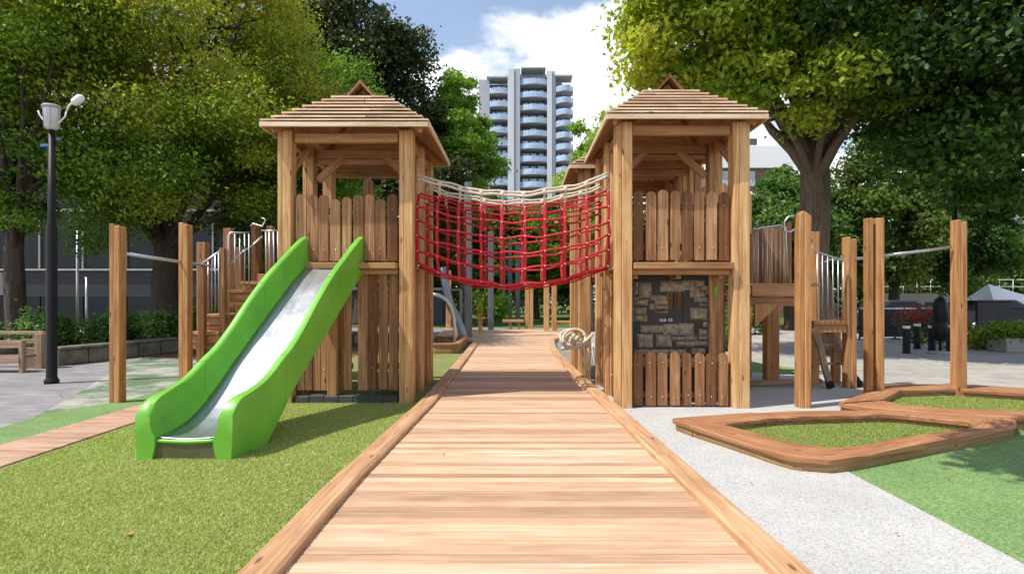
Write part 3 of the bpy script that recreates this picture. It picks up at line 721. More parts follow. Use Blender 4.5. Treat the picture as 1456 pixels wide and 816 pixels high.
BED = [(5.24, .20), (5.45, .20), (5.65, .235), (5.85, .33), (6.05, .47), (6.5, .84), (7.0, 1.24), (7.6, 1.70), (7.85, 1.87), (8.02, 1.96), (8.2, 2.0)]
BEDs = smooth_pts(BED, 4)
def wallx(z, side): return (-3.50 + (z - 5.2) * .15) if side < 0 else (-2.70 + (z - 5.2) * .145)
def slide_wall(side, z0, z1):
    mb = MB(); zs = [z0 + (z1 - z0) * i / max(2, int((z1 - z0) / .05)) for i in range(max(2, int((z1 - z0) / .05)) + 1)]
    vs = []; k = 0; T = smooth_pts(TOP, 4)
    for z in zs:
        x = wallx(z, side); t = interp(z, T); b = interp(z, BOT); bd = interp(z, BEDs)
        if z < 5.34: t -= (5.34 - z) * .5 * (1 - (z - 5.2) / .14 if z < 5.34 else 0)
        s = side; w = .035; e = max(0, 1 - (z - 5.2) / .42); e = .05 * e * e * (3 - 2 * e)
        sec = [(x + s * w, b), (x + s * (w + .012), b + (t - b) * .5), (x + s * (w + .018), t - .05), (x + s * (w + .012), t - .012), (x + s * .012, t), (x - s * (.022 + e), t - .008), (x - s * (.036 + e), t - .04), (x - s * (.032 + e), max(bd + .14, b + .06)), (x - s * (.05 + e), bd + .075), (x - s * (.075 + e), bd + .03), (x - s * (.08 + e), max(bd - .05, b + .0)), (x - s * (.02 + e * 1.6), b)]
        k = len(sec); vs += [(q[0] - SX, z - SY, q[1]) for q in sec]
    m = len(zs); fs = [[i * k + j, i * k + (j + 1) % k, (i + 1) * k + (j + 1) % k, (i + 1) * k + j] for i in range(m - 1) for j in range(k)]
    if side > 0: pass
    else: fs = [f[::-1] for f in fs]
    e0 = list(range(k)); e1 = list(range((m - 1) * k, m * k))
    fs += [e0[::-1] if side > 0 else e0, e1 if side > 0 else e1[::-1]]
    mb.add(vs, fs, None, None, 0, smooth=True)
    return mb
for side in (-1, 1):
    mb = MB(); cuts = [5.2, 6.0, 7.05, 8.16] if side < 0 else [5.2, 6.1, 7.15, 8.16]
    for a, b in zip(cuts, cuts[1:]):
        w_ = slide_wall(side, a + .003, b - .003); mb.add(w_.v, w_.f, None, None, 0, True)
    sharp(mb.build('side_wall', M['plastic'], slide), 50)
m, nt, b = newmat('slide_steel')
tcn = nn(nt, 'TexCoord'); mp2 = nn(nt, 'Mapping'); mp2.inputs['Scale'].default_value = (60, 1.5, 1.5); nt.links.new(tcn.outputs['Object'], mp2.inputs[0])
n = nn(nt, 'TexNoise', Scale=1.5, Detail=4); nt.links.new(mp2.outputs[0], n.inputs['Vector'])
n3 = nn(nt, 'TexNoise', Scale=3.5, Detail=4); nt.links.new(tcn.outputs['Object'], n3.inputs['Vector'])
r = ramp(nt, n.outputs['Fac'], [(.3, (.34, .35, .37)), (.7, (.50, .51, .54))]); nt.links.new(r.outputs[0], b.inputs['Base Color'])
b.inputs['Metallic'].default_value = .85
rr = nn(nt, 'MapRange'); rr.inputs[3].default_value = .22; rr.inputs[4].default_value = .5; nt.links.new(n3.outputs['Fac'], rr.inputs[0]); nt.links.new(rr.outputs[0], b.inputs['Roughness'])
bump(nt, b, n3.outputs['Fac'], .35, .02); M['slide_steel'] = m
mb = MB(); vs = []; cols_ = 9
for z, h in BEDs:
    for i in range(cols_):
        u = i / (cols_ - 1); xa = wallx(z, -1) + .06; xb = wallx(z, 1) - .06
        vs.append((xa + (xb - xa) * u - SX, z - SY, h + .028 * (2 * u - 1) ** 2))
nb = len(BEDs)
mb.add(vs, [[i * cols_ + j, i * cols_ + j + 1, (i + 1) * cols_ + j + 1, (i + 1) * cols_ + j] for i in range(nb - 1) for j in range(cols_ - 1)], None, 0, 0, True)
ch = mb.build('chute', M['slide_steel'], slide)
md = ch.modifiers.new('thick', 'SOLIDIFY'); md.thickness = .006; md.offset = -1
# underside tray of green plastic
mb = MB(); vs = []
for z, h in BEDs:
    xa = wallx(z, -1) + .03; xb = wallx(z, 1) - .03; vs += [(xa - SX, z - SY, h - .035), (xb - SX, z - SY, h - .035)]
mb.add(vs, [[2 * i, 2 * i + 1, 2 * i + 3, 2 * i + 2] for i in range(nb - 1)], None, 0, 0, True)
o = mb.build('under_tray', M['plastic'], slide)
mb = MB(); mb.box((((-3.50 - 2.70) / 2) - SX, .045, .082), (.74, .03, .16), bev=.008); fp = mb.build('front_panel', M['plastic_worn'], slide, label='dull brown-green front panel under the chute lip')
mb = MB(); mb.tube([(-3.45 - SX, .045, .186), (-3.3 - SX, .036, .178), (-3.1 - SX, .032, .172), (-2.9 - SX, .036, .178), (-2.75 - SX, .045, .186)], .02, 8); mb.build('exit_lip', M['plastic'], slide)
mb = MB()
for (px, py) in ((413, 497), (416, 548), (430, 512), (334, 608), (372, 604)):
    zz = -3.403 / ((px - 738) / 800 - .141); p = P(px, py, zz); mb.ball((wallx(zz, 1) + .048 - SX, zz - SY, p.z), .008, 6, 4)
each(mb, 'bolt', M['bolt'], slide)

# ------------------------------------------------------------------ red net bridge
NX0, NX1 = -1.50, 1.32
br_ = empty('net_bridge', ((NX0 + NX1) / 2, 8.45, 0), 'red rope net bridge hung between the two towers with cream hand ropes', 'rope bridge')
ox, oy = br_.location.x, br_.location.y
random.seed(21)
def net_pt(u, v, y):
    """u along the bridge, v 0 top..1 bottom"""
    s = 4 * u * (1 - u); wob = .012 * math.sin(u * 23 + v * 9 + y * 5)
    top = 3.085 - .215 * s; bot = 2.0 - .285 * s
    return Vector((NX0 + (NX1 - NX0) * u - ox, y - oy + .10 * math.sin(v * math.pi) * (1 if y > 8.8 else -1) + .02 * math.sin(u * 17), top + (bot - top) * v + wob))
def rope(mb, pts, r):
    mb.tube(pts, r, 7, noise=.12)
net = MB(); clips = MB(); clips2 = MB(); rows = 6; cols = 9
for fi, y in enumerate((8.38, 9.15)):
    for j in range(rows):
        v = j / (rows - 1) + random.uniform(-.012, .012)
        rope(net, [net_pt(i / 40, v + .008 * math.sin(i * .9 + j * 2), y) for i in range(41)], .0175 if j < rows - 1 else .024)
        if j in (0, rows - 1):
            rope(net, [net_pt(i / 40, v + .045 + .01 * math.sin(i * .8 + j), y) + Vector((0, .02, 0)) for i in range(41)], .011)
    for i in range(cols + 1):
        u = i / cols + (random.uniform(-.008, .008) if 0 < i < cols else 0)
        for dx in ((-.010, .010) if i % 1 == 0 else (0,)):
            rope(net, [net_pt(u, k / 20, y) + Vector((dx + .006 * math.sin(k + i), 0, 0)) for k in range(21)], .0135)
        for j in range(rows):
            (clips if fi == 0 else clips2).ball(net_pt(u, j / (rows - 1), y) + Vector((0, -.016, 0)), .0105, 6, 5)
# floor of the bridge
for k in range(1, 5):
    yy = 8.38 + (9.15 - 8.38) * k / 5
    rope(net, [net_pt(i / 40, 1.0, 8.38) * (1 - k / 5) + net_pt(i / 40, 1.0, 9.15) * (k / 5) - Vector((0, 0, .015)) for i in range(41)], .012)
for i in range(21):
    rope(net, [net_pt(i / 20, 1, 8.38), net_pt(i / 20, 1, 8.38).lerp(net_pt(i / 20, 1, 9.15), .5) - Vector((0, 0, .03)), net_pt(i / 20, 1, 9.15)], .011)
nobj = net.build('net', M['red_rope'], br_); each(clips, 'clip', M['clip'], nobj); clips2.build('far_clips', M['clip'], nobj, 'stuff')
for y in (8.38, 9.15):
    mb = MB()
    for dz, r_ in ((.0, .021), (.055, .018)):
        mb.tube([net_pt(i / 40, 0, y) * 1 + Vector((0, dz * .4, .17 + dz + .05 * (1 - 4 * (i / 40) * (1 - i / 40)) + .006 * math.sin(i * 1.3 + dz * 90))) for i in range(41)], r_, 7, noise=.15)
    for i in range(1, cols):
        p = net_pt(i / cols, 0, y); b = .05 * (1 - 4 * (i / cols) * (1 - i / cols))
        mb.tube([p + Vector((-.008, 0, 0)), p + Vector((-.012, 0, .1)), p + Vector((-.006, 0, .2 + b))], .008, 6); mb.tube([p + Vector((.010, 0, 0)), p + Vector((.008, 0, .1)), p + Vector((.010, 0, .2 + b))], .008, 6)
        mb.ball(p + Vector((0, .01, .19 + b)), .040, 8, 6, (1, .8, 1), jit=.12)
    mb.build('hand_rope', M['white_rope'], br_)
mb = MB()
for x in (NX0, NX1):
    for y in (8.38, 9.15):
        for z in (3.27, 3.08, 2.0): mb.ball((x - ox, y - oy, z), .03, 8, 6)
each(mb, 'anchor', M['steel'], br_)
# small hardware on the towers
# ------------------------------------------------------------------ pull-up bars left and right
def bar_post(mb, x, y, h, w=.155):
    a = w * .42
    mb.box((x - w / 2 + a / 2, y, h / 2 - .02), (a - .003, w - .01, h - .0), bev=.008)
    mb.box((x + a / 2, y, h / 2 - .035), (w - a - .003, w, h - .03), bev=.01)
pb = empty('pull_up_bar', (-5.82, 8.16, 0), 'steel bar between two square timber posts left of the slide', 'pull-up bar', 'pull-up bars')
for (x, y, h) in ((-5.82, 8.16, 2.6), (-5.45, 9.2, 2.76)):
    mb = MB(); bar_post(mb, x + 5.82, y - 8.16, h); mb.build('post', M['post_warm'], pb)
mb = MB(); a = P(170, 359.5, 8.16); b = P(262, 373, 9.2); c = b + (b - a) * .52; mb.tube([a + Vector((5.82, -8.16, 0)), b + Vector((5.82, -8.16, 0)), c + Vector((5.82, -8.16, 0))], .024, 10); mb.build('bar', M['steel'], pb)
pb2 = empty('pull_up_bar', (5.3, 8.4, 0), 'steel bar between tall timber posts standing in the second turf bed at right', 'pull-up bar', 'pull-up bars')
mb = MB(); mb.box((-.085, .0, 1.34), (.10, .10, 2.72), bev=.01); mb.build('post', M['post_warm'], pb2)
mb = MB(); mb.box((.065, -.01, 1.33), (.115, .10, 2.74), bev=.01); mb.build('post', M['post_warm'], pb2)
mb = MB(); bar_post(mb, 6.60 - 5.3, .05, 2.70, .155); mb.build('post', M['post_warm'], pb2)
mb = MB(); a = P(1250, 364.5, 8.45); b = P(1352, 351.5, 8.45); mb.tube([a - Vector((5.3, 8.4, 0)), b - Vector((5.3, 8.4, 0))], .024, 10); b = P(1216, 369, 9.3); mb.tube([a - Vector((5.3, 8.4, 0)), b - Vector((5.3, 8.4, 0))], .02, 8); mb.build('bar', M['steel'], pb2)

# ------------------------------------------------------------------ stair on the left
stl = empty('stair', (-4.9, 10.2, 0), 'timber stair with steel baluster rails climbing to the left tower', 'stair')
def rel(o, p): return Vector(p) - o.location
random.seed(5)
for (x0, x1, yt, Zc) in ((272, 314, 471, 9.7), (292, 325, 446, 9.85), (322, 368, 412, 10.0), (345, 392, 400, 10.1)):
    a = P(x0, yt, Zc); b = P(x1, yt, Zc); mb = MB()
    mb.box(rel(stl, ((a.x + b.x) / 2, Zc + .3, a.z - .03)), (b.x - a.x, .75, .055)); mb.box(rel(stl, ((a.x + b.x) / 2, Zc + .0, a.z - .13)), (b.x - a.x, .05, .13))
    mb.build('tread', M['beam'], stl)
    mb = MB(); mb.box(rel(stl, ((a.x + b.x) / 2, Zc + .05, a.z - .26)), (b.x - a.x - .03, .045, .10)); mb.build('riser', M['picket'], stl)
for (px, w, yt, Zc) in ((289, 17, 345, 10.3), (288, 12, 378, 9.6), (317, 10, 353, 9.75), (325, 14, 325, 10.6), (365, 15, 320, 10.1), (341, 12, 352, 10.2), (385, 12, 322, 10.4)):
    p = P(px, yt, Zc); mb = MB(); mb.box(rel(stl, (p.x, Zc, p.z / 2)), (w * Zc / 1100, w * Zc / 1100, p.z)); mb.build('post', M['picket'], stl)
mb = MB()
mb.tube([rel(stl, P(283, 378, 9.6)), rel(stl, P(300, 366, 9.7)), rel(stl, P(317, 354, 9.75))], .018, 8)
mb.tube([rel(stl, P(325, 460, 9.8)), rel(stl, P(325, 335, 9.8)), rel(stl, P(328, 331, 9.8)), rel(stl, P(356, 331, 10))], .018, 8)
mb.tube([rel(stl, P(326, 378, 9.8)), rel(stl, P(345, 358, 9.9)), rel(stl, P(358, 350, 10)), rel(stl, P(373, 336, 10))], .016, 8)
mb.tube([rel(stl, P(356, 322, 10.0)), rel(stl, P(360, 318, 10)), rel(stl, P(373, 322, 10)), rel(stl, P(378, 312, 10)), rel(stl, P(372, 310, 10))], .014, 8)
mb.tube([rel(stl, P(372, 328, 10)), rel(stl, P(396, 328, 10))], .014, 8)
each(mb, 'handrail', M['steel'], stl)
mb = MB()
for (px, y0, y1, Zc) in ((296, 372, 445, 9.7), (301, 368, 445, 9.7), (306, 363, 445, 9.7), (311, 360, 445, 9.7), (334, 333, 408, 9.8), (341, 333, 408, 9.9), (348, 333, 408, 9.9), (354, 333, 408, 9.9), (378, 330, 398, 10), (383, 330, 398, 10), (389, 330, 398, 10), (395, 330, 398, 10)):
    mb.tube([rel(stl, P(px, y0, Zc)), rel(stl, P(px, y1, Zc))], .012, 6)
each(mb, 'baluster', M['steel'], stl)
mb = MB(); mb.box(rel(stl, (-3.95, 10.5, 1.9)), (1.3, 1.2, .08)); mb.box(rel(stl, (-3.95, 9.93, 1.8)), (1.3, .06, .16)); mb.build('landing', M['beam'], stl)

# ------------------------------------------------------------------ platform on the right
plr = empty('play_platform', (4.3, 9.0, 0), 'low timber platform with baluster railing right of the stone panel tower', 'play platform')
a = P(1067, 403, 8.7); b = P(1131, 403, 8.7)
mb = MB()
for i in range(9): mb.box(rel(plr, ((a.x + b.x) / 2 + .15, 8.7 + .14 * i, a.z - .02)), (b.x - a.x + .4, .13, .045), bev=.004)
mb.build('deck', M['beam'], plr)
mb = MB(); mb.box(rel(plr, ((a.x + b.x) / 2 + .03, 8.62, a.z - .12)), (b.x - a.x + .1, .06, .17)); mb.box(rel(plr, ((a.x + b.x) / 2 + .03, 8.72, a.z - .28)), (b.x - a.x + .1, .1, .14))
mb.box(rel(plr, (3.75, 9.3, a.z - .25)), (.1, 1.2, .18)); each(mb, 'joist', M['beam'], plr)
mb = MB(); q0 = P(1068, 432, 8.75); mb.prism([(q0.x - 4.3, q0.z), (q0.x + .36 - 4.3, q0.z), (q0.x - 4.3, q0.z - .36)], -.4, -.34); mb.build('gusset', M['beam'], plr)
for (px, w, yt, Zc, base) in ((1141.5, 25, 303, 7.74, 580), (1207.5, 21, 336, 9.45, 552), (1096, 17, 430, 10.4, 540), (1157, 11, 330, 9.6, 540), (1188, 10, 452, 9.9, 540)):
    p = P(px, yt, Zc); mb = MB(); ww = w * Zc / 800
    if w > 20:
        ww *= .68; bar_post(mb, p.x - 4.3, Zc - 9.0, p.z, ww)
        mb.v = [(v[0], v[1], v[2] + (.06 * (1 - abs(v[0] - (p.x - 4.3)) / ww * 2) if (v[2] > p.z - .1 and w > 24) else 0)) for v in mb.v]
    else: mb.box(rel(plr, (p.x, Zc, p.z / 2)), (ww, ww, p.z))
    mb.build('post', M['post_warm'], plr)
# pickets behind, steel balusters in front
mb = MB()
for i in range(9):
    px = 1070 + i * 6.6; Zc = 9.5; yt = 328 - i * 1.2 + random.uniform(-3, 3); p = P(px, yt, Zc); q = P(px, 404, Zc)
    mb.prism(picket_poly(p.x - 4.3, .068, q.z, p.z, True), .5, .53)
mb.build('picket', M['picket'], plr)
mb = MB()
for i in range(8):
    px = 1072 + i * 6.2; mb.tube([rel(plr, P(px, 326 - i * .7, 8.7)), rel(plr, P(px, 405, 8.7))], .007, 6)
for i in range(6):
    px = 1162 + i * 7.4; mb.tube([rel(plr, P(px, 358 + i * 2.5, 9.3)), rel(plr, P(px, 456, 9.3))], .011, 6)
each(mb, 'baluster', M['steel'], plr)
mb = MB()
mb.tube([rel(plr, P(1068, 328, 8.7)), rel(plr, P(1082, 324, 8.7)), rel(plr, P(1110, 320, 8.7)), rel(plr, P(1117, 327, 8.7)), rel(plr, P(1120, 405, 8.7))], .015, 8)
mb.tube([rel(plr, P(1130, 306, 8.6)), rel(plr, P(1121, 308, 8.6)), rel(plr, P(1115, 316, 8.6)), rel(plr, P(1115, 328, 8.6)), rel(plr, P(1124, 330, 8.6)), rel(plr, P(1130, 325, 8.6))], .014, 8)
mb.tube([rel(plr, P(1152, 350, 9.3)), rel(plr, P(1160, 358, 9.3)), rel(plr, P(1198, 370, 9.3))], .015, 8)
mb.tube([rel(plr, P(1166, 375, 9.7)), rel(plr, P(1180, 369, 9.7)), rel(plr, P(1230, 366, 9.7))], .016, 8)
each(mb, 'handrail', M['steel'], plr)
p = P(1154, 456, 9.4); q = P(1201, 456, 9.4)
mb = MB(); mb.box(rel(plr, ((p.x + q.x) / 2, 9.6, p.z - .03)), (q.x - p.x, .55, .06)); mb.box(rel(plr, ((p.x + q.x) / 2, 9.37, p.z - .13)), (q.x - p.x, .05, .13)); mb.build('step', M['beam'], plr)
# leaning ladder with black feet
lad = empty('ladder', (5.3, 9.3, 0), 'leaning grey wooden ladder with black rubber feet below the right platform', 'ladder')
for k, (dx, dz) in enumerate(((0, 0), (.0, .45))):
    t0 = P(1156 + 12 * k, 466 - 2 * k, 9.3 + dz) if k == 0 else P(1163, 452, 9.75); f0 = P(1182, 550, 9.35) if k == 0 else P(1224, 548, 9.5)
    f0.z = .0; mb = MB(); d_ = f0 - t0
    pts = [t0 + Vector((-.25, 0, .02)) if k else t0, t0 + d_ * .05, t0 + d_ * .3 + Vector((.03, 0, .0)), t0 + d_ * .6, t0 + d_ * .88]
    for a_, b_ in zip(pts, pts[1:]): mb.beam(rel(lad, a_), rel(lad, b_ + (b_ - a_).normalized() * .015), .05, .11)
    mb.build('stringer', M['bench_wood'], lad)
    mb = MB(); mb.beam(rel(lad, t0 + d_ * .86), rel(lad, f0 + Vector((0, 0, .02))), .06, .12); mb.build('foot', M['black'], lad)
mb = MB()
for y_, a_, b_ in ((517, 1166, 1200), (490, 1160, 1192)): mb.tube([rel(lad, P(a_, y_, 9.35)), rel(lad, P(b_, y_, 9.7))], .022, 8)
each(mb, 'rung', M['bench_wood'], lad)
mb = MB(); mb.tube([(0, 0, .02), (1.3, .1, .05)], .05, 8); o = mb.build('log', M['bench_wood'], None); o.location = (3.85, 9.5, .05); tag(o, 'grey log lying on the gravel under the right platform', 'log')

# ------------------------------------------------------------------ timber bed frames at right
def chaikin(pts, it=2, k=(.08, .2)):
    for _ in range(it):
        o_ = []
        for a, b in zip(pts, pts[1:] + pts[:1]): o_ += [a.lerp(b, k[_]), a.lerp(b, 1 - k[_])]
        pts = o_
    return pts
def bed(name, label, outer, inner, ht, cat='planter frame'):
    c = sum(outer, Vector()) / len(outer); c.z = 0
    root = empty(name, c, label, cat, 'timber-edged turf beds')
    o_ = chaikin(outer); i_ = chaikin(inner); n = len(o_)
    for k, nm in enumerate(('top_rail', 'side_wall')):
        mb = MB(); vs = []; gr = []; acc = 0
        for j in range(n + 1):
            a, b = o_[j % n], i_[j % n]
            if j: acc += (o_[j % n] - o_[(j - 1) % n]).length
            wob = .008 * math.sin(acc * 5.3) + .005 * math.sin(acc * 11)
            dirn = (b - a); dirn.z = 0; wlen = dirn.length; dirn.normalize()
            if k == 0: sec = [(-.015, ht - .05), (-.018, ht - .012 + wob), (.01, ht + wob), (wlen * .5, ht + .004 + wob), (wlen - .005, ht + wob), (wlen + .012, ht - .012 + wob), (wlen + .01, ht - .05)]
            else: sec = [(.02 + .006 * math.sin(acc * 9), -.01), (.012 + .008 * math.sin(acc * 7), ht * .3), (.02, ht * .6), (.02, ht - .048), (wlen - .03, ht - .048), (wlen - .03 + .005 * math.sin(acc * 8), ht * .4), (wlen - .03, -.01)]
            for d, z in sec: vs.append(a + dirn * d + Vector((0, 0, z - a.z)) - c); gr.append((acc, d, z))
        m_ = len(sec); fs = [[j * m_ + i, j * m_ + (i + 1) % m_, (j + 1) * m_ + (i + 1) % m_, (j + 1) * m_ + i] for j in range(n) for i in range(m_)]
        fs = [f[::-1] for f in fs]
        mb.add(vs, fs, gr, random.random(), 0, False)
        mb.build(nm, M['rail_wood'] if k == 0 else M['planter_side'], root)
    return root, c
h1 = .14
out1 = [G(948, 593, h1), G(1125, 648, h1), G(1180, 652, h1), G(1215, 647, h1), G(1445, 604, h1), G(1440, 592, h1), G(1285, 581, h1), G(1068, 586, h1)]
in1 = [G(1020, 601, h1), G(1150, 634, h1), G(1180, 637, h1), G(1205, 635, h1), G(1385, 606, h1), G(1378, 599, h1), G(1262, 587.5, h1), G(1105, 592, h1)]
bd1, c1 = bed('turf_bed_frame', 'front six-sided timber frame around a sunken turf bed beside the gravel', out1, in1, h1)
out2 = [G(1190, 573, .15), G(1232, 580, .15), G(1300, 585, .15), G(1500, 597, .15), G(1600, 575, .15), G(1530, 558, .15), G(1357, 546, .15), G(1262, 547, .15)]
in2 = [G(1250, 569, .15), G(1272, 575, .15), G(1320, 579, .15), G(1480, 586, .15), G(1540, 572, .15), G(1480, 561, .15), G(1355, 553, .15), G(1278, 555, .15)]
bd2, c2 = bed('turf_bed_frame', 'rear timber frame around the turf bed that holds the tall pull-up posts', out2, in2, .16)
m_t2 = granular('bed_turf', [(.09, .14, .015), (.17, .24, .03), (.25, .33, .05), (.30, .36, .09)], 110, .8, (.85, 1.1), dist=.015)
surface('bed_turf', [p * 1 for p in [a.lerp(b, .7) for a, b in zip(out1, in1)]], .03, m_t2)
surface('bed_turf', [a.lerp(b, .7) for a, b in zip(out2, in2)], .04, m_t2)
m_blade2 = leafmat('bed_turf_blades', [(.13, .19, .03), (.26, .33, .065), (.37, .44, .11), (.54, .57, .26)], .25, .6)
def inpoly(poly):
    def f(X, Y):
        r = np.zeros(len(X), bool); n = len(poly)
        for i in range(n):
            a, b = poly[i], poly[(i + 1) % n]
            cnd = (a.y > Y) != (b.y > Y); xx = (b.x - a.x) * (Y - a.y) / (b.y - a.y + 1e-9) + a.x; r ^= cnd & (X < xx)
        return r
    return f
o = blades('bed_grass', inpoly(in1), 160000, (min(p.x for p in in1), max(p.x for p in in1)), (min(p.y for p in in1), max(p.y for p in in1)), .014, .0035, m_blade2, .03); tag(o, 'green artificial grass inside the front timber frame', 'artificial grass')
o = blades('bed_grass', inpoly(in2), 110000, (min(p.x for p in in2), max(p.x for p in in2)), (min(p.y for p in in2), max(p.y for p in in2)), .018, .005, m_blade2, .04); tag(o, 'green artificial grass inside the rear timber frame', 'artificial grass')

# ------------------------------------------------------------------ street lamps
def lamp(label, x, y, h, cam_arm, r=.085):
    root = empty('street_lamp', (x, y, 0), label, 'street lamp', 'black park street lamps')
    mb = MB(); mb.lathe((0, 0, 0), [(r * 1.35, 0), (r * 1.35, .06), (r * 1.1, .09), (r, .12), (r * .98, h * .55), (r * .7, h * .57), (r * .62, h * .9), (r * .5, h - .5)], 18); mb.build('pole', M['black'], root)
    mb = MB(); mb.lathe((0, 0, h - .5), [(.05, 0), (.10, .03), (.115, .05), (.125, .36), (.13, .38), (.0, .385)], 18); mb.build('lantern', M['lampglass'], root)
    mb = MB(); mb.lathe((0, 0, h - .115), [(.14, 0), (.15, .02), (.13, .05), (.02, .07)], 18)
    for k in range(6):
        t = k * math.pi / 3; mb.tube([(.118 * math.cos(t), .118 * math.sin(t), h - .46), (.130 * math.cos(t), .130 * math.sin(t), h - .1)], .006, 5)
    mb.build('lantern_cap', M['black'] if not cam_arm else M['concrete'], root)
    if cam_arm:
        mb = MB()
        mb.tube([(0, 0, h - .42), (-.14, 0, h - .34), (-.22, 0, h - .22), (-.24, 0, h - .16)], .013, 7); mb.tube([(0, 0, h - .42), (.14, 0, h - .36), (.24, 0, h - .26), (.26, 0, h - .18)], .013, 7)
        mb.tube([(.26, 0, h - .18), (.3, 0, h - .08), (.38, 0, h - .0)], .015, 7); each(mb, 'arm', M['white'], root)
        mb = MB(); mb.tube([(.36, .03, h - .03), (.40, .02, h + .0), (.54, -.04, h + .05), (.58, -.05, h + .065)], [.04, .068, .072, .05], 12); mb.build('camera_housing', M['white'], root)
        mb = MB(); mb.box((-.11, 0, h - .78), (.16, .05, .045)); mb.box((.13, 0, h - .66), (.06, .05, .05)); each(mb, 'bracket', plain('blue_bracket', (.03, .12, .4), .4), root)
    return root
p = G(73.5, 545); lamp('black street lamp with white camera arm at the far left', p.x, p.y, 5.0, True, .082)
p = P(1358, 425, 17); lamp('black street lamp with glass lantern under the dark tree at right', p.x, p.y, 6.9, False, .11)

# ------------------------------------------------------------------ left background
random.seed(31)
def low_wall(name, label, pts, w, h, mat):
    root = empty(name, pts[0], label, 'low wall'); c = pts[0]
    mb = MB(); cp = MB()
    for a, b in zip(pts, pts[1:]):
        d = (b - a); n = max(1, int(d.length / .55)); t = 0
        for i in range(n):
            p = a.lerp(b, i / n) - c; q = a.lerp(b, (i + 1) / n - .012) - c
            mb.beam(p + Vector((0, 0, h * .42)), q + Vector((0, 0, h * .42)), w + random.uniform(-.02, .02), h * .84, bev=.03)
        cp.beam(a - c + Vector((0, 0, h * .92)), b - c + Vector((0, 0, h * .92)), w + .06, h * .16, bev=.015)
    mb.build('stonework', M[mat], root); cp.build('coping', M['wallstone'], root); return root
low_wall('low_wall', 'low stone retaining wall in front of the left hedge', [G(78, 520), G(160, 511), G(250, 500), G(340, 494), Vector((-5, 19, 0))], .3, .42, 'wallstone')
# bench at far left
bn = empty('bench', G(20, 530), 'weathered timber bench with low back at the left edge', 'bench')
c = bn.location
def bpt(px, py, Z): return P(px, py, Z) - c
mb = MB(); a = bpt(-70, 512, 11.4); b = bpt(28, 509, 11.4); mb.beam(a + Vector((0, .2, .02)), b + Vector((0, .2, .02)), .4, .06); mb.beam(a + Vector((0, .0, -.04)), b + Vector((0, .0, -.04)), .05, .12); mb.build('seat', M['bench_wood'], bn)
mb = MB(); a = bpt(-70, 491, 11.6); b = bpt(30, 489, 11.6); mb.beam(a, b, .05, .16); mb.build('backrest', M['bench_wood'], bn)
for px in (32, -50):
    p = bpt(px, 484, 11.45); mb = MB(); mb.box((p.x, p.y, p.z / 2), (.08, .10, p.z)); mb.build('leg', M['bench_wood'], bn)
o_ = empty('timber_planter', G(50, 524), 'weathered timber planter box behind the left bench', 'planter'); c = o_.location
mb = MB()
for px, w in ((59, .16),): p = P(px, 474, 12.2) - c; mb.box((p.x, p.y, p.z / 2), (w, .2, p.z))
a = P(-60, 473, 12.3) - c; b = P(64, 473, 12.3) - c; mb.beam(a, b, .1, .07)
mb.box((P(45, 500, 12.2).x - c.x, .2, .22), (.4, .3, .44)); a = P(30, 485, 12.3) - c; b = P(60, 485, 12.3) - c; mb.beam(a, b, .06, .10)
mb.build('frame', M['bench_wood'], o_)
# glazed building
bl = empty('office_building', (-26, 30, 0), 'low glazed building with a white band behind the left trees', 'building')
mb = MB(); mb.box((0, 4, 4), (22, 8, 8.0), bev=.02); mb.build('wall', M['dark'], bl)
mb = MB(); a = P(0, 402, 30); mb.box((-7.2, -.1, 2.3), (11.4, .3, 1.2)); bnd = mb.build('white_band', M['white'], bl)
m_glass = plain('dark_window_glass', (.010, .014, .018), .25, 0, .2, 2, spec=.25)
mb = MB()
for i in range(9): mb.box((-9.8 + 2.3 * i, -.06, 4.6), (2.2, .06, 2.9), bev=.004)
for i in range(9): mb.box((-9.8 + 2.3 * i, -.03, .9), (2.2, .06, 1.5), bev=.004)
each(mb, 'window', m_glass, bl)
mb = MB()
for i in range(10): mb.box((-10.95 + 2.3 * i, -.12, 4.6), (.07, .1, 3.0), bev=.004)
mb.box((0, -.14, 6.2), (22, .12, .12)); mb.box((0, -.13, 3.05), (22, .1, .1)); mb.build('window_frame', M['concrete'], bl)
sb = empty('side_building', (-13, 33, 0), 'dark slate-grey low building with a pale eave beyond the left hedge', 'building')
mb = MB(); mb.box((0, 3, 1.0), (17, 6, 2.0), bev=.02); mb.build('wall', plain('slate_wall', (.06, .065, .085), .7, 0, .2, 2, .3, 10), sb)
mb = MB(); mb.box((0, 2.9, 2.08), (17.4, 6.4, .14), bev=.02); mb.build('roof_edge', M['concrete'], sb)
for px, py0, Zc in ((110, 325, 22), (123, 395, 22)):
    mb = MB(); p = P(px, py0, Zc); mb.lathe((0, 0, 0), [(.05, 0), (.045, p.z * .5), (.04, p.z)], 8); mb.box((0, 0, p.z), (.09, .09, .03)); o = mb.build('steel_pole', M['steel'], None); o.location = (p.x, Zc, 0)
    tag(o, 'tall thin steel pole behind the left hedge' if py0 < 350 else 'short thin steel pole right of the tall one behind the left hedge', 'pole')
mb = MB(); p = P(29, 442, 24); mb.box((0, 0, .75), (.35, .25, 1.5), bev=.04); mb.box((0, -.13, 1.25), (.2, .02, .3)); o = mb.build('pay_machine', M['concrete'], None); o.location = (p.x, 24, 0); tag(o, 'pale grey upright machine in front of the dark glazed building', 'machine')

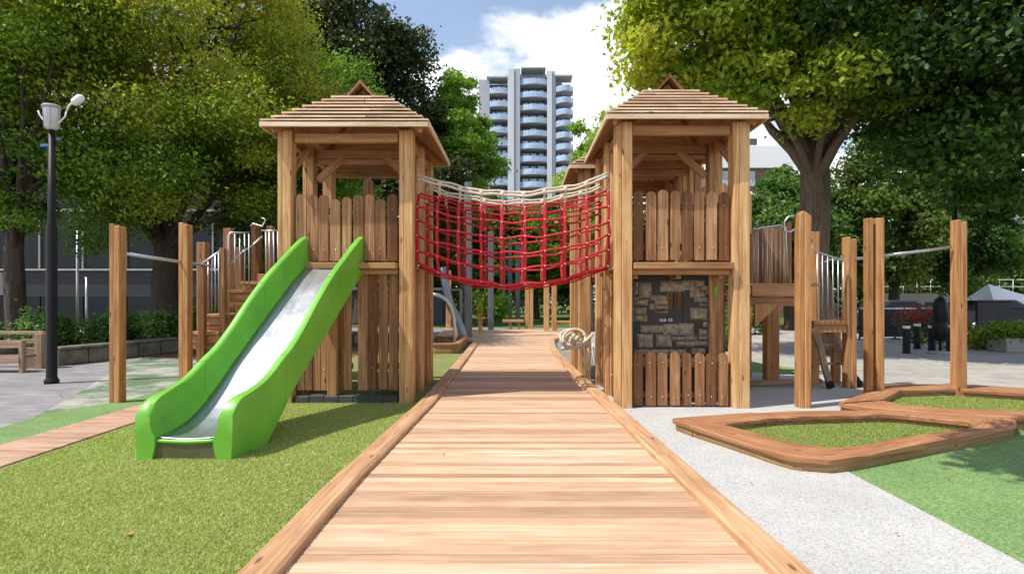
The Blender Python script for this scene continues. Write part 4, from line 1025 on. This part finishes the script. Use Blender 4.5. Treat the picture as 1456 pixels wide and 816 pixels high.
# ------------------------------------------------------------------ apartment tower
ap = empty('apartment_tower', ((748 - VX) * .175, 140, 0), 'tall grey apartment block with curved balconies rising behind the trees', 'building')
cxp = 748
def bx_(x): return (x - cxp) * .175
def bz_(y): return H + (425 - y) * .175
M['apt'] = plain('grey_render', (.36, .37, .41), .8, 0, .06, .3)
M['apt_light'] = plain('pale_render', (.52, .54, .58), .8, 0, .05, .3)
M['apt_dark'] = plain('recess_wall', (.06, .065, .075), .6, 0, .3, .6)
M['apt_slab'] = plain('balcony_slab', (.40, .42, .46), .8, 0, .08, .5)
m_rail = plain('blue_balustrade_glass', (.38, .52, .72), .15, 0, .25, .8)
m_win = plain('apartment_glass', (.42, .50, .60), .1, 0, .5, .5)
def vol(mb, x0, x1, ytop, y0, y1, ybot=560): # pixels, depth
    mb.box(((bx_(x0) + bx_(x1)) / 2, (y0 + y1) / 2, (bz_(ytop) - 2) / 2), (bx_(x1) - bx_(x0), y1 - y0, bz_(ytop) + 2), bev=.05)
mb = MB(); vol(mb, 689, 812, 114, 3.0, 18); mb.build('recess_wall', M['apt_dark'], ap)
mb = MB(); vol(mb, 680, 696, 111, 1.0, 16); vol(mb, 739.2, 778, 97, 3.6, 17); vol(mb, 790, 800, 106, 3.4, 15); mb.build('wall', M['apt'], ap)
mb = MB(); vol(mb, 722, 731, 98, -.4, 12); vol(mb, 778.2, 785, 101, -.2, 12); mb.build('pier', M['apt_light'], ap)
mb = MB(); vol(mb, 731.1, 739.5, 98, -.1, 12); vol(mb, 785.1, 790, 101, .2, 12); mb.build('pier', M['apt'], ap)
random.seed(8)
m_blind = [plain('cream_blind', (.6, .55, .45), .8), plain('rust_screen', (.25, .10, .05), .8), plain('white_curtain', (.75, .76, .78), .8)]
def balcony(x0, x1, y, bulge, yb=0.):
    X0, X1, Zf = bx_(x0), bx_(x1), bz_(y); n = 10
    arc = [(X0 + (X1 - X0) * i / n, yb - bulge * math.sin(math.pi * i / n)) for i in range(n + 1)]
    mb = MB(); poly = arc + [(X1, 3.2), (X0, 3.2)]; k = len(poly)
    vs = [(a, b, Zf - .34) for a, b in poly] + [(a, b, Zf) for a, b in poly]
    mb.add(vs, [list(range(k))[::-1], list(range(k, 2 * k))] + [[i, (i + 1) % k, (i + 1) % k + k, i + k] for i in range(k)])
    o = mb.build('balcony', M['apt_slab'], ap)
    mb = MB()
    for i in range(n):
        (a, b), (c, d) = arc[i], arc[i + 1]
        mb.beam((a + .04, b + .12, Zf + .55), (c - .04, d + .12, Zf + .55), .06, 1.05, bev=.005)
    mb.build('glass_railing', m_rail, o)
    mb = MB(); w = (X1 - X0)
    for i in range(3):
        xx = X0 + w * (.2 + .3 * i)
        if random.random() < .9: mb.box((xx, 2.7, Zf + 1.2), (w * random.choice((.16, .22, .27)), .12, 2.2))
    if mb.v: each(mb, 'window', m_win, o)
    if random.random() < .7:
        mb = MB(); mb.box((X0 + w * random.uniform(.15, .85), 2.0, Zf + .9), (w * .08, .3, 1.5)); mb.build('blind', m_blind[random.randrange(3)], o)
for i in range(9):
    balcony(696, 722, 130.5 + 18.6 * i, .5, .5)
    balcony(739.5, 778, 135.0 + 18.3 * i - 17, .95, .6)
    balcony(790, 815.5, 129 + 16.5 * i, 1.5, .4)
mb = MB(); balc = [(741, 776, 97), (692, 722, 110), (788, 814, 108)]
for a, b, y in balc: mb.box(((bx_(a) + bx_(b)) / 2, 1.8, bz_(y) - .05), (bx_(b) - bx_(a), 4.5, .35))
each(mb, 'roof_slab', M['apt_slab'], ap)
mb = MB()
for a, b, y0, y1 in ((706, 722, 97, 110), (734, 739, 93, 97), (748, 756, 94, 97), (782, 790, 99, 104), (796, 802, 102, 108)): mb.box(((bx_(a) + bx_(b)) / 2, 8, (bz_(y0) + bz_(y1)) / 2), (bx_(b) - bx_(a), 4, bz_(y0) - bz_(y1)), bev=.1)
mb.tube([(bx_(718), 4, bz_(100)), (bx_(721), 4, bz_(91))], .12, 6); mb.tube([(bx_(769), 4, bz_(97)), (bx_(769), 4, bz_(93))], .1, 6)
each(mb, 'rooftop_plant', M['apt_light'], ap)
# brick building right behind tower
bb_ = empty('brick_building', P(1066, 425, 45) * 1, 'brick building with white parapet band behind the right tower', 'building'); bb_.location.z = 0
m_brick = pavers('red_brick', (.20, .075, .05), (.26, .10, .07), (.3, .27, .24), .25, .08)
_n = m_brick.node_tree.nodes
for q in _n:
    if q.type == 'MAPPING': q.inputs['Rotation'].default_value = (R(90), 0, 0)
mb = MB(); mb.box((0, 5, 6.4), (6.6, 10, 12.8), bev=.02); mb.build('wall', m_brick, bb_)
mb = MB(); mb.box((0, 4.9, 12.8), (6.8, 10.4, 1.8), bev=.03); mb.box((0, 5, 9.9), (6.7, 10.3, .3)); mb.build('white_band', M['white'], bb_)
mb = MB()
for i in range(3): mb.box((-2.1 + 2.1 * i, -.02, 11.1), (.8, .1, 1.2)); mb.box((-2.1 + 2.1 * i, -.02, 7.2), (.9, .1, 1.5))
each(mb, 'window', m_win, bb_)
mb = MB(); mb.box((-.2, 7, 14.6), (5.4, 5, 2.0), bev=.02); mb.build('penthouse', M['apt_dark'], bb_)
# far right buildings
rb = empty('far_building', (58, 60, 0), 'reddish-grey town building seen under the tree at the right edge', 'building')
mb = MB(); mb.box((0, 6, 7), (18, 10, 14), bev=.05); mb.build('wall', plain('mauve_render', (.30, .23, .22), .8, 0, .12, .5), rb)
mb = MB()
for i in range(6):
    for j in range(3): mb.box((-7.5 + 3 * i, .95, 2.8 + 3.9 * j), (1.6, .15, 1.9))
each(mb, 'window', m_win, rb)
mb = MB(); mb.box((0, 5.9, 14.1), (18.6, 10.6, .5)); mb.box((0, .9, 5.1), (18, .3, .3)); mb.build('cornice', M['white'], rb)
# steps/terrace with railing at far right
te = empty('terrace_railing', (34, 41, 0), 'grey terrace wall with a thin white railing at the far right', 'railing')
mb = MB(); mb.box((0, .5, .95), (16, 1, 1.9)); mb.build('terrace_wall', plain('grey_terrace', (.16, .15, .15), .8), te)
mb = MB(); mb.tube([(-8, 0, 2.9), (8, 0, 2.9)], .03, 6); mb.tube([(-8, 0, 2.4), (8, 0, 2.4)], .02, 6)
for i in range(17): mb.tube([(-8 + i, 0, 1.9), (-8 + i, 0, 2.9)], .025, 6)
mb.build('rail', M['white'], te)
# white market tent
mt = empty('market_tent', P(1432, 425, 30) * 1, 'white peaked market tent at the right edge', 'tent'); mt.location.z = 0
mb = MB(); hz = 1.35; top_ = 2.0
vs = [(-1.6, -1.4, hz), (1.6, -1.4, hz), (1.6, 1.4, hz), (-1.6, 1.4, hz), (-.5, 0, top_), (-.35, 0, top_ + .25), (-.2, 0, top_)]
mb.add([(-1.8, -1.4, .75), (1.8, -1.4, .75), (1.8, 1.4, .75), (-1.8, 1.4, .75), (-1.75, -1.35, 1.1), (1.75, -1.35, 1.1), (1.75, 1.35, 1.1), (-1.75, 1.35, 1.1), (-1.0, 0, 2.3), (1.4, 0, 1.55)],
       [[0, 1, 5, 4], [1, 2, 6, 5], [2, 3, 7, 6], [3, 0, 4, 7], [4, 5, 9, 8], [6, 7, 8, 9], [5, 6, 9], [7, 4, 8]])
mb.build('canopy', M['white'], mt)
for x in (-1.7, 1.7):
    for y in (-1.3, 1.3): mb = MB(); mb.tube([(x, y, 0), (x, y, .76)], .03, 6); mb.build('leg', M['steel'], mt)
# bollards
bdefs = [(1289, 502, 462, 'bollard with worn pale top nearest the timber post at right'), (1304, 496, 462, 'second bollard from the left with pale top on the plaza'), (1325, 501, 458, 'third bollard from the left, beside the black folded parasol'), (1351, 500, 468, 'bollard just left of the rightmost tall timber post')]
protob = None
for px, yb, yt, lab in bdefs:
    g = G(px, yb)
    if protob is None:
        protob = empty('bollard', g, lab, 'bollard', 'black bollards on the plaza')
        mb = MB(); mb.lathe((0, 0, 0), [(.11, 0), (.11, .02), (.095, .03), (.09, .78), (.07, .81), (.01, .82)], 14); mb.build('post', M['black'], protob)
        mb = MB(); mb.lathe((0, 0, .68), [(.094, 0), (.094, .08)], 14); mb.build('reflector_band', M['white'], protob)
    else:
        c_ = copy_tree(protob); c_.location = g; c_['label'] = lab
# folded black parasol
fp_ = empty('folded_parasol', G(1337, 503), 'black folded cafe parasol behind the bollards', 'parasol')
mb = MB(); mb.tube([(0, 0, 0), (0, 0, 1.5)], .03, 8); mb.build('pole', M['black'], fp_)
mb = MB(); mb.lathe((0, 0, .35), [(.05, 0), (.15, .05), (.19, .4), (.17, .46), (.14, .5), (.19, .56), (.17, 1.0), (.12, 1.15), (.04, 1.22)], 12); mb.build('canopy', M['black'], fp_)
mb = MB(); mb.lathe((0, 0, 0), [(.3, 0), (.3, .06), (.06, .08)], 14); mb.build('base', M['concrete'], fp_)
# cafe barriers
for k, (px, Zc, w, h, lab) in enumerate(((1262, 20.5, 2.0, 1.0, 'dark cafe barrier panel left of the red flowers'), (1300, 21.0, 1.4, 1.0, 'dark cafe barrier panel under the red flowers'), (1345, 21.5, 1.5, 1.2, 'dark cafe barrier panel behind the folded parasol'), (1413, 19.5, 1.15, .95, 'wide black screen board on the plaza near the right edge'), (1452, 20.5, 1.0, 1.0, 'black screen board at the very right edge'))):
    g = P(px, 425, Zc); r_ = empty('barrier_panel', (g.x, Zc, 0), lab, 'barrier', 'cafe barriers on the plaza')
    z0 = .12 if k != 3 else .42
    mb = MB(); mb.box((0, 0, z0 + h / 2), (w, .04, h)); mb.build('panel', M['dark'], r_)
    for sx in (-1, 1): mb = MB(); mb.box((sx * w / 2, .03, (z0 + h) / 2), (.05, .05, z0 + h + .04)); mb.box((sx * w / 2, 0, .02), (.08, .4, .03)); mb.build('leg', M['black'], r_)
    mb = MB(); mb.box((0, 0, z0 + h + .03), (w, .06, .05)); mb.build('top_rail', M['steel'] if k < 2 else M['black'], r_)
# parked cars behind the plaza
def car(label, x, y, col, rz=0):
    r_ = empty('parked_car', (x, y, 0), label, 'car', 'cars parked beyond the plaza', rz)
    prof = [(-2.1, .35), (-2.15, .7), (-2.0, .92), (-1.2, 1.0), (-.6, 1.42), (.6, 1.46), (1.3, 1.05), (2.0, .9), (2.12, .6), (2.1, .35)]
    mb = MB(); n = len(prof); secs = []
    for y_, k in ((-.82, .0), (-.78, 1), (.78, 1), (.82, 0)): pass
    vs = []
    for y_, tuck in ((-.86, 0), (.86, 0)):
        for a, b in prof: vs.append((a, y_ * (1 if b < 1.02 else .82), b))
    mb.add(vs, [list(range(n)), list(range(2 * n - 1, n - 1, -1))] + [[i, i + n, (i + 1) % n + n, (i + 1) % n] for i in range(n)], None, None)
    mb.build('body', plain('car_paint', col, .25, .2, .05), r_)
    for s in (-1, 1):
        mb = MB(); ys_ = -.865 * s; vs = [(-1.05, ys_, 1.03), (-.55, ys_ * .86, 1.37), (.5, ys_ * .86, 1.39), (1.1, ys_, 1.05)]
        vs = vs + [(a, b - .02 * s * -1, c) for a, b, c in vs]; mb.add(vs, [[0, 1, 2, 3], [7, 6, 5, 4], [0, 4, 5, 1], [1, 5, 6, 2], [2, 6, 7, 3], [3, 7, 4, 0]]); mb.build('side_window', m_glass, r_)
        for xx in (-1.3, 1.3):
            mb = MB(); mb.lathe((0, 0, 0), [(.2, -.1), (.31, -.1), (.33, -.06), (.33, .06), (.31, .1), (.2, .1)], 16); o = mb.build('wheel', M['black'], r_); o.rotation_euler = (R(90), 0, 0); o.location = (xx, s * .78, .33)
            mb = MB(); mb.lathe((0, 0, 0), [(.19, -.105), (.19, .105)], 12); mb.build('rim', M['steel'], o)
    return r_
car('dark grey car parked left of the red flowers beyond the plaza', 16.6, 25, (.05, .055, .06))
car('black car parked behind the folded parasol beyond the plaza', 21.4, 25.6, (.015, .015, .018))
car('dark blue car parked near the white tent', 26.2, 26.5, (.03, .04, .08))
# flowers in a planter
fl = empty('flower_planter', P(1316, 425, 19.2) * 1, 'dark planter overflowing with red flowers on the plaza', 'planter'); fl.location.z = 0
mb = MB(); mb.box((0, 0, .3), (1.1, .4, .55)); mb.build('box', M['dark'], fl)
n = 2200; pp = rng.normal(size=(n, 3)) * np.array([.38, .2, .2]) + np.array([0, 0, .75]); leaf_mesh('foliage', pp, rng.normal(size=(n, 3)), .07, rng.uniform(0, 1, n), LM['shrub'], fl)
n = 700; pp = rng.normal(size=(n, 3)) * np.array([.4, .22, .2]) + np.array([-.1, -.05, .85]); fo = leaf_mesh('flower_heads', pp, rng.normal(size=(n, 3)), .075, rng.uniform(0, 1, n), leafmat('red_petals', [(.35, .01, .03), (.6, .02, .06)], .3), fl, aspect=.9); fo['kind'] = 'stuff'
# concrete planter with shrub far right
cp_ = empty('concrete_planter', P(1447, 425, 15.8) * 1, 'pale concrete planter with a low green shrub at the right edge', 'planter'); cp_.location.z = 0
mb = MB(); mb.box((0.2, .3, .2), (1.1, .7, .4), bev=.02); mb.build('box', M['concrete'], cp_)
n = 3000; pp = rng.normal(size=(n, 3)) * np.array([.45, .25, .14]) + np.array([.15, .3, .55]); leaf_mesh('shrub', pp, rng.normal(size=(n, 3)) + np.array([0, 0, .6]), .08, rng.uniform(0, 1, n), LM['olive'], cp_)
# mixed flower bed by the bollards
n = 2600; pp = rng.normal(size=(n, 3)) * np.array([.8, .3, .16]) + np.array([0, 0, .3]); pp[:, 2] = np.abs(pp[:, 2])
o = leaf_mesh('flower_bed', pp, rng.normal(size=(n, 3)) + np.array([0, 0, .5]), .10, rng.uniform(0, 1, n), LM['autumn']); o.location = P(1402, 425, 17.0); o.location.z = 0; tag(o, 'low yellow-green flower bed below the black screen board', 'flower bed')

# ------------------------------------------------------------------ things seen through the gap under the bridge
def gpost(px, w, yt, yb, mat, label, cat='post', group=None):
    g = G(px, yb); Zc = g.y; h = H + (VY - yt) * Zc / F; ww = w * Zc / F; mb = MB()
    mb.box((0, 0, h / 2), (ww, ww, h), bev=.02); mb.box((0, 0, .03), (ww * 1.1, ww * 1.1, .08), bev=.01)
    o = mb.build('timber_post' if mat != 'grey_post' else 'grey_post', M[mat], None); o.location = (g.x, g.y, 0); return tag(o, label, cat, group)
gpost(666, 10, 260, 482, 'grey_post', 'tall grey post nearest left of the boardwalk behind the net', 'post', 'tall grey posts beyond the net')
gpost(698, 8, 330, 471, 'grey_post', 'tall grey post just left of the far bench', 'post', 'tall grey posts beyond the net')
gpost(716, 5, 350, 460, 'grey_post', 'thin grey post above the far bench', 'post', 'tall grey posts beyond the net')
gpost(725, 6, 345, 459, 'grey_post', 'distant grey post right of the thin one above the far bench', 'post', 'tall grey posts beyond the net')
gpost(736, 7, 345, 460, 'grey_post', 'distant grey post beside the pale timber pair', 'post', 'tall grey posts beyond the net')
gpost(749.5, 6, 405, 468, 'post', 'left one of the pale timber posts at the end of the boardwalk', 'post', 'pale timber posts at the boardwalk end')
gpost(755.5, 5.5, 405, 468, 'post', 'pale timber post touching the leftmost one at the boardwalk end', 'post', 'pale timber posts at the boardwalk end')
gpost(777, 7.5, 400, 473, 'post', 'pale timber post at the boardwalk end, third from the left', 'post', 'pale timber posts at the boardwalk end')
gpost(788, 7, 405, 472, 'post', 'rightmost pale timber post at the boardwalk end', 'post', 'pale timber posts at the boardwalk end')
g = G(730, 468); bn2 = empty('bench', g, 'low backless timber bench at the far end of the boardwalk', 'bench')
mb = MB(); mb.box((0, 0, .42), (1.05, .4, .12)); mb.build('seat', M['log'], bn2)
for dx in (-.16, .28): mb = MB(); mb.box((dx, 0, .18), (.16, .3, .36)); mb.build('leg', M['bench_wood'], bn2)
g = G(800, 470); bn3 = empty('bench', g, 'timber bench right of the pale posts at the far end', 'bench')
mb = MB(); mb.box((0, 0, .42), (1.2, .4, .1)); mb.build('seat', M['log'], bn3)
for dx in (-.45, .45): mb = MB(); mb.box((dx, 0, .18), (.14, .3, .36)); mb.build('leg', M['bench_wood'], bn3)
g = G(683, 477); tb_ = empty('timber_pedestal', g, 'small timber pedestal carrying a potted plant left of the boardwalk end', 'pedestal')
mb = MB(); mb.box((0, 0, .35), (.16, .16, .7)); mb.build('leg', M['log'], tb_)
mb = MB(); mb.box((0, 0, .72), (.42, .3, .06)); mb.build('top', M['log'], tb_)
n = 500; pp = rng.normal(size=(n, 3)) * np.array([.06, .06, .22]) + np.array([0, 0, .95]); pp[:, 2] = np.maximum(pp[:, 2], .02)
o = leaf_mesh('potted_plant', pp - np.array([0, 0, 0]), rng.normal(size=(n, 3)), .07, rng.uniform(.3, 1, n), LM['autumn']); o.location = g; tag(o, 'upright rusty-green plant standing on the small timber pedestal', 'plant')
# grey metal goal-like frame and curved steel tube
g = G(655, 485); fr = empty('climbing_frame', g, 'grey metal gate frame behind the left side of the net', 'frame')
mb = MB(); hh = H + (VY - 412) * g.y / F; mb.tube([(0, 0, 0), (0, 0, hh), (-.55, 0, hh)], .055, 8); mb.build('tube_frame', M['grey_post'], fr)
mb = MB()
cpts = [P(647, 496, 16.5), P(647, 470, 16.5), P(645, 450, 16.4), P(641, 436, 16.3), P(634, 426, 16.2), P(624, 420, 16.1), P(612, 418, 16)]
cpts[0].z = 0
c0 = cpts[0].copy(); mb.tube([p - c0 for p in cpts], .055, 10); o = mb.build('bent_tube', M['steel'], None); o.location = c0; tag(o, 'bent steel tube arching out of the turf left of the boardwalk', 'climbing bar')
cp2 = [P(654, 462, 18), P(648, 448, 18), P(641, 436, 18), P(636, 418, 18), P(632, 398, 18), P(629, 380, 18)]; c0 = cp2[0].copy(); c0.z = 0
mb = MB(); mb.tube([Vector((.1, 0, 0)), Vector((.1, 0, .4))] + [p - c0 for p in cp2], .13, 10); o = mb.build('tube_slide', plain('blue_grey_metal', (.22, .26, .31), .35, .6), None); o.location = c0; tag(o, 'blue-grey curved climbing pole behind the left tower', 'climbing pole')
gpost(638, 7, 385, 470, 'post', 'reddish timber post behind the blue-grey climbing pole')
# timber edged bed on left behind tower
o1_ = [G(630, 500, .2), G(676, 500, .2), G(676, 487, .2), G(630, 487, .2)]; i1_ = [G(634, 497.5, .2), G(672, 497.5, .2), G(673, 489, .2), G(634, 489, .2)]
bed('turf_bed_frame', 'small timber-edged bed behind the left tower beside the boardwalk', [Vector((-2.5, 15.2, .2)), Vector((-1.62, 15.2, .2)), Vector((-1.65, 18.6, .2)), Vector((-2.9, 18.6, .2))], [Vector((-2.4, 15.35, .2)), Vector((-1.75, 15.35, .2)), Vector((-1.78, 18.4, .2)), Vector((-2.75, 18.4, .2))], .3)
# woven basket on the right
g = P(816, 481, 9.9); bk = empty('rope_basket', (g.x, 9.9, 0), 'round rope basket seat of cream hoops right of the boardwalk', 'basket seat')
mb = MB()
for k in range(3):
    rr_ = (.20, .24, .20)[k]; tilt = (.3, -.25, .9)[k]
    mb.tube([(rr_ * math.cos(t), (.06 * k - .06) + rr_ * .5 * math.sin(t + tilt), g.z + rr_ * (.78, .6, .5)[k] * math.sin(t) + tilt * rr_ * math.cos(t) * .35) for t in [2 * math.pi * i / 20 for i in range(21)]], .028, 7)
mb.tube([(-.22, 0, g.z - .18), (.1, -.08, g.z - .13), (.25, -.08, g.z + .0), (.32, -.08, g.z + .08)], .03, 7)
each(mb, 'hoop', M['white_rope'], bk)
mb = MB()
for i in range(14): mb.ball((random.uniform(-.12, .12), random.uniform(-.10, .10), g.z + random.uniform(-.10, .05)), random.uniform(.03, .05), 7, 5, jit=.1)
mb.build('woven_seat', M['white_rope'], bk)
mb = MB()
for i in range(6): mb.tube([(.10 + .05 * i, .1, g.z - .10), (.27 + .03 * i, .12, .0)], .009, 5)
each(mb, 'support_rod', M['steel'], bk)
# log ladder rungs on the right tower's rear left
lr = empty('rung_ladder', (1.02, 12.6, 0), 'timber rung ladder on the left side of the rear tower', 'ladder')
mb = MB()
for y in (412, 422, 433, 444, 455, 466): a = P(817, y, 12.6); b = P(832, y + 1, 12.6); mb.beam(rel(lr, a), rel(lr, b), .12, .04)
each(mb, 'rung', M['log'], lr)
mb = MB(); mb.box((.42, 0, 1.1), (.05, .06, 2.2)); mb.build('stringer', M['log'], lr)
# low palisade right of boardwalk
pickets('palisade', 1.2, 1.45, 12.3, 0, .55, None, 4, bolts=False, rails=False, jit=.05)
pal = bpy.data.objects['palisade']; tag(pal, 'short row of low timber palings beside the rope basket', 'palings')

# ------------------------------------------------------------------ hedges and trees
def shrub(label, x, y, rx, ry, h, n, size, mat='shrub', z=0):
    k = max(6, int(rx * ry * 10)); C = np.stack([rng.uniform(-rx, rx, k) * .8, rng.uniform(-ry, ry, k) * .8, rng.uniform(.25, .8, k) * h], 1); rad = rng.uniform(.25, .42, k) * h
    p, nr, idx = clump_leaves(C, rad, n, 1.0); p[:, 2] = np.abs(p[:, 2])
    r_ = empty('shrub', (x, y, z), label, 'shrub', 'shrubs in the planted bed')
    leaf_mesh('foliage', p, nr, size, rng.uniform(0, 1, len(C))[idx] * .45 + rng.uniform(0, .55, n), LM[mat], r_)
    mb = MB()
    for i in range(5): mb.tube([(random.uniform(-.1, .1), random.uniform(-.1, .1), 0), tuple(C[i] * .6), tuple(C[i])], [.03, .02, .008], 5)
    mb.build('stem', M['bark_dark'], r_); return r_
shrub('broad pale green shrub behind the bench at the left edge', -13.4, 15.3, 1.5, .7, 1.15, 9000, .09)
shrub('dark green shrub just right of the black street lamp', -10.9, 15.9, 1.0, .7, 1.2, 9000, .085)
shrub('dark green shrub seen between the lamp and the first timber post', -9.9, 16.6, .9, .7, 1.2, 8000, .085)
shrub('dark green shrub between the two left pull-up posts', -8.9, 17.2, 1.1, .7, 1.2, 8000, .085)
shrub('dark green shrub right of the second pull-up post', -7.4, 18, 1.1, .7, 1.2, 7000, .085)
shrub('small bright green shrub beneath the right platform', 6.0, 16.5, .7, .6, .9, 5000, .09, 'poplar')
shrub('bright green bush behind the small pedestal', -1.9, 31, 1.2, .8, 1.7, 5000, .14, 'poplar')
shrub('low rounded bush at the end of the plaza right of the platform', 9.5, 24, 1.4, .8, 1.3, 6000, .12)
def autumn_tint(w): return np.clip((w[:, 2] - 6.8) / 10.0, -.15, .28)
random.seed(77)
tree('autumn_tree', 'large spreading tree with yellow and orange tinted leaves behind the left posts', -11.6, 18.5, .42, 3.4,
     [((-11.0, 17.5, 9.0), (5.0, 4.2, 5.2), 110, 1.25), ((-9.5, 16.8, 5.4), (4.2, 3.0, 2.2), 40, .95), ((-14.5, 18, 7.0), (3.0, 3, 3.6), 36, 1.0)], 'autumn', 230000, .105, brk='bark_dark', limbs=26, tintf=autumn_tint)
tree('broadleaf_tree', 'green leafy tree with a brown trunk at the left edge of the photo', -13.6, 15.2, .24, 3.4,
     [((-13.6, 15.6, 6.2), (2.4, 2.4, 3.2), 40, .8), ((-13.0, 14.6, 9.0), (3, 2.5, 2.6), 30, .9)], 'olive', 52000, .12, brk='bark_dark', limbs=14, tintf=autumn_tint)
tree('broadleaf_tree', 'dark-trunked green tree left of the left tower roof', -8.6, 21.5, .34, 3.2,
     [((-8.4, 21.0, 8.0), (3.6, 3, 4.0), 70, 1.1), ((-8.0, 20, 4.6), (3.4, 2.4, 1.9), 34, .9)], 'olive', 130000, .115, brk='bark_dark', limbs=18, tintf=lambda w: np.clip((w[:, 2] - 9) / 14, -.1, .2))
tree('evergreen_tree', 'tall very dark tree rising behind the left tower roof', -9.2, 33, .5, 5,
     [((-9.8, 33, 12.5), (5.0, 3.5, 6.0), 90, 1.5), ((-9.5, 32, 16.8), (4.0, 3.5, 2.6), 26, 1.1), ((-7, 32, 7), (4, 3, 3.0), 30, 1.4)], 'dark', 90000, .24, brk='bark_dark', limbs=14)
tree('poplar_tree', 'fresh green upright tree between the left tower and the apartment block', -3.5, 35, .3, 4,
     [((-3.6, 35, 9.6), (2.2, 2.2, 5.0), 60, .95), ((-3.6, 35, 14.0), (1.2, 1.3, 2.0), 16, .7)], 'poplar', 80000, .20, limbs=14)
tree('young_tree', 'slim pale green tree left of the right tower roof', 3.3, 26, .16, 3.0,
     [((3.6, 26, 6.2), (1.5, 1.6, 3.2), 34, .65), ((4.2, 26.5, 9.0), (1.5, 1.3, 1.6), 18, .55)], 'pale', 36000, .14, limbs=10)
# row of trees behind the net
bgs = [(-6.5, 40, 8.5, 'bg', 'shady tree right behind the left tower'), (-1.8, 42, 9.5, 'bg', 'tree behind the left half of the red net'), (1.2, 41, 8.6, 'olive', 'brownish-olive bushy tree below the apartment block'),
       (4.2, 43, 9.8, 'bg', 'tree behind the right half of the red net'), (8.6, 40, 9.5, 'bg', 'green tree seen through the right tower'), (-12.5, 41, 10, 'bg', 'green tree seen through the left tower')]
for x, y, h, mt_, lab in bgs:
    tree('park_tree', lab, x, y, .28, 2.4, [((x, y, h * .55), (2.7, 2.2, h * .42), 40, 1.15)], mt_, 30000, .26, group='park trees beyond the playground', brk='bark_dark', limbs=8)
# big maple at right
def sunlit_side_tint(w): return np.clip((9.0 - w[:, 0]) / 16, -.18, .35)  # sunlight painted into the leaf colour: lighter to the left, darker to the right
tree('maple_tree', 'large maple with a thick bare trunk behind the right platform', 8.3, 15.6, .42, 6.0,
     [((6.0, 14.5, 10.0), (3.6, 3.4, 3.6), 70, 1.1), ((9.5, 15.0, 10.5), (5.0, 3.6, 4.2), 80, 1.25), ((4.3, 14.2, 8.4), (1.9, 2.0, 1.9), 24, .75), ((7.8, 13.2, 6.6), (1.7, 1.2, 1.0), 18, .6), ((6.2, 13.8, 6.9), (1.4, 1.2, 1.2), 18, .5), ((9.6, 13.4, 6.4), (1.3, 1.0, 1.2), 14, .55)], 'maple', 165000, .158, limbs=22, tintf=sunlit_side_tint, lean=(-.25, -.2))
tree('shade_tree', 'dark heavy tree spreading in from the right edge', 13.2, 13.0, .5, 4.2,
     [((11.2, 13.5, 8.4), (4.4, 3.2, 4.4), 110, 1.1), ((9.6, 12.5, 10.2), (3.0, 2.2, 2.2), 30, .9), ((12.5, 14.0, 5.0), (2.6, 2.2, 1.6), 26, .8)], 'shade', 130000, .158, brk='bark_dark', limbs=20)
for (x, y, h, mt_, lab, rx) in ((13.0, 27, 8.4, 'shrub', 'bushy green tree left of the thick maple trunk', 2.2), (18.0, 27, 10.5, 'bg', 'bushy green tree right of the thick maple trunk', 2.6), (22.5, 29, 10.0, 'shade', 'dark tree hanging over the cafe barriers', 3.2), (29.5, 37, 10.5, 'bg', 'tree beside the reddish town building', 2.4), (9.8, 31, 7.0, 'bg', 'dark bushy tree below the brick building', 2.4)):
    tree('park_tree', lab, x, y, .26, 2.2, [((x, y, h * .56), (rx, 2.2, h * .40), 44, 1.0)], mt_, 34000, .2, group='park trees beyond the playground', brk='bark_dark', limbs=12)
# overhanging tree that shades the right foreground
tree('overhanging_tree', 'tree beside the camera whose leaves shade the right foreground', 3.4, -3.0, .22, 4.5,
     [((1.2, 3.2, 7.6), (1.5, 1.0, .9), 20, .5)], 'maple', 7000, .17, limbs=9, lean=(-1.2, 3.2))
# far woodland
n = 150000; X = rng.uniform(-75, 75, n); hmax = 7.5 + 2.5 * np.sin(X * .31) + 1.6 * np.sin(X * .83 + 1) + .8 * np.sin(X * 2.1)
hmax = np.where((X > 8) & (X < 30), np.minimum(hmax, 6.5), hmax)
pp = np.stack([X, 56 + rng.normal(size=n) * 1.5, hmax * rng.uniform(0, 1, n) ** .7], 1)
o = leaf_mesh('woodland', pp, rng.normal(size=(n, 3)) * .6 + np.array([0, -.3, .6]), .42, rng.uniform(0, .8, n), LM['bg']); tag(o, 'far band of green woodland behind the park', 'woodland', None, 'stuff')

# ------------------------------------------------------------------ fallen leaves
m_dry = plain('dry_leaf', (.45, .20, .05), .7, 0, .3, 20)
fls = [(183, 761, 'dry orange leaf on the turf near the bottom left'), (87, 560 + 3, 'dry leaf on the green rubber at the left edge'), (1410, 637, 'larger orange leaf on the green rubber beside the bed frame'), (1372, 660, 'small yellow leaf on the right green rubber'), (1348, 681, 'small yellow leaf nearest the gravel on the right rubber'), (1412, 730, 'dark leaf on the right green rubber close to the camera'), (1275, 760, 'tiny dark leaf on the pale gravel'), (1068, 688, 'tiny brown speck of leaf on the gravel near the boardwalk')]
for i, (px, py, lab) in enumerate(fls):
    g = G(px, py, .02); s_ = .024 if i in (0, 1, 2) else .011
    mb = MB(); k = 9
    outl = [(s_ * (1 + .35 * (j % 2)) * math.cos(2 * math.pi * j / k), s_ * .7 * (1 + .35 * (j % 2)) * math.sin(2 * math.pi * j / k)) for j in range(k)]
    vs = [(a, b, .012 + .25 * abs(b)) for a, b in outl] + [(0, 0, .006)]
    mb.add(vs, [[j, (j + 1) % k, k] for j in range(k)]); mb.tube([(0, 0, .008), (s_ * 1.6, .003, .02)], .0015, 5)
    o = mb.build('fallen_leaf', m_dry, None); o.location = g; o.rotation_euler[2] = random.uniform(0, 6); tag(o, lab, 'leaf', 'fallen leaves')
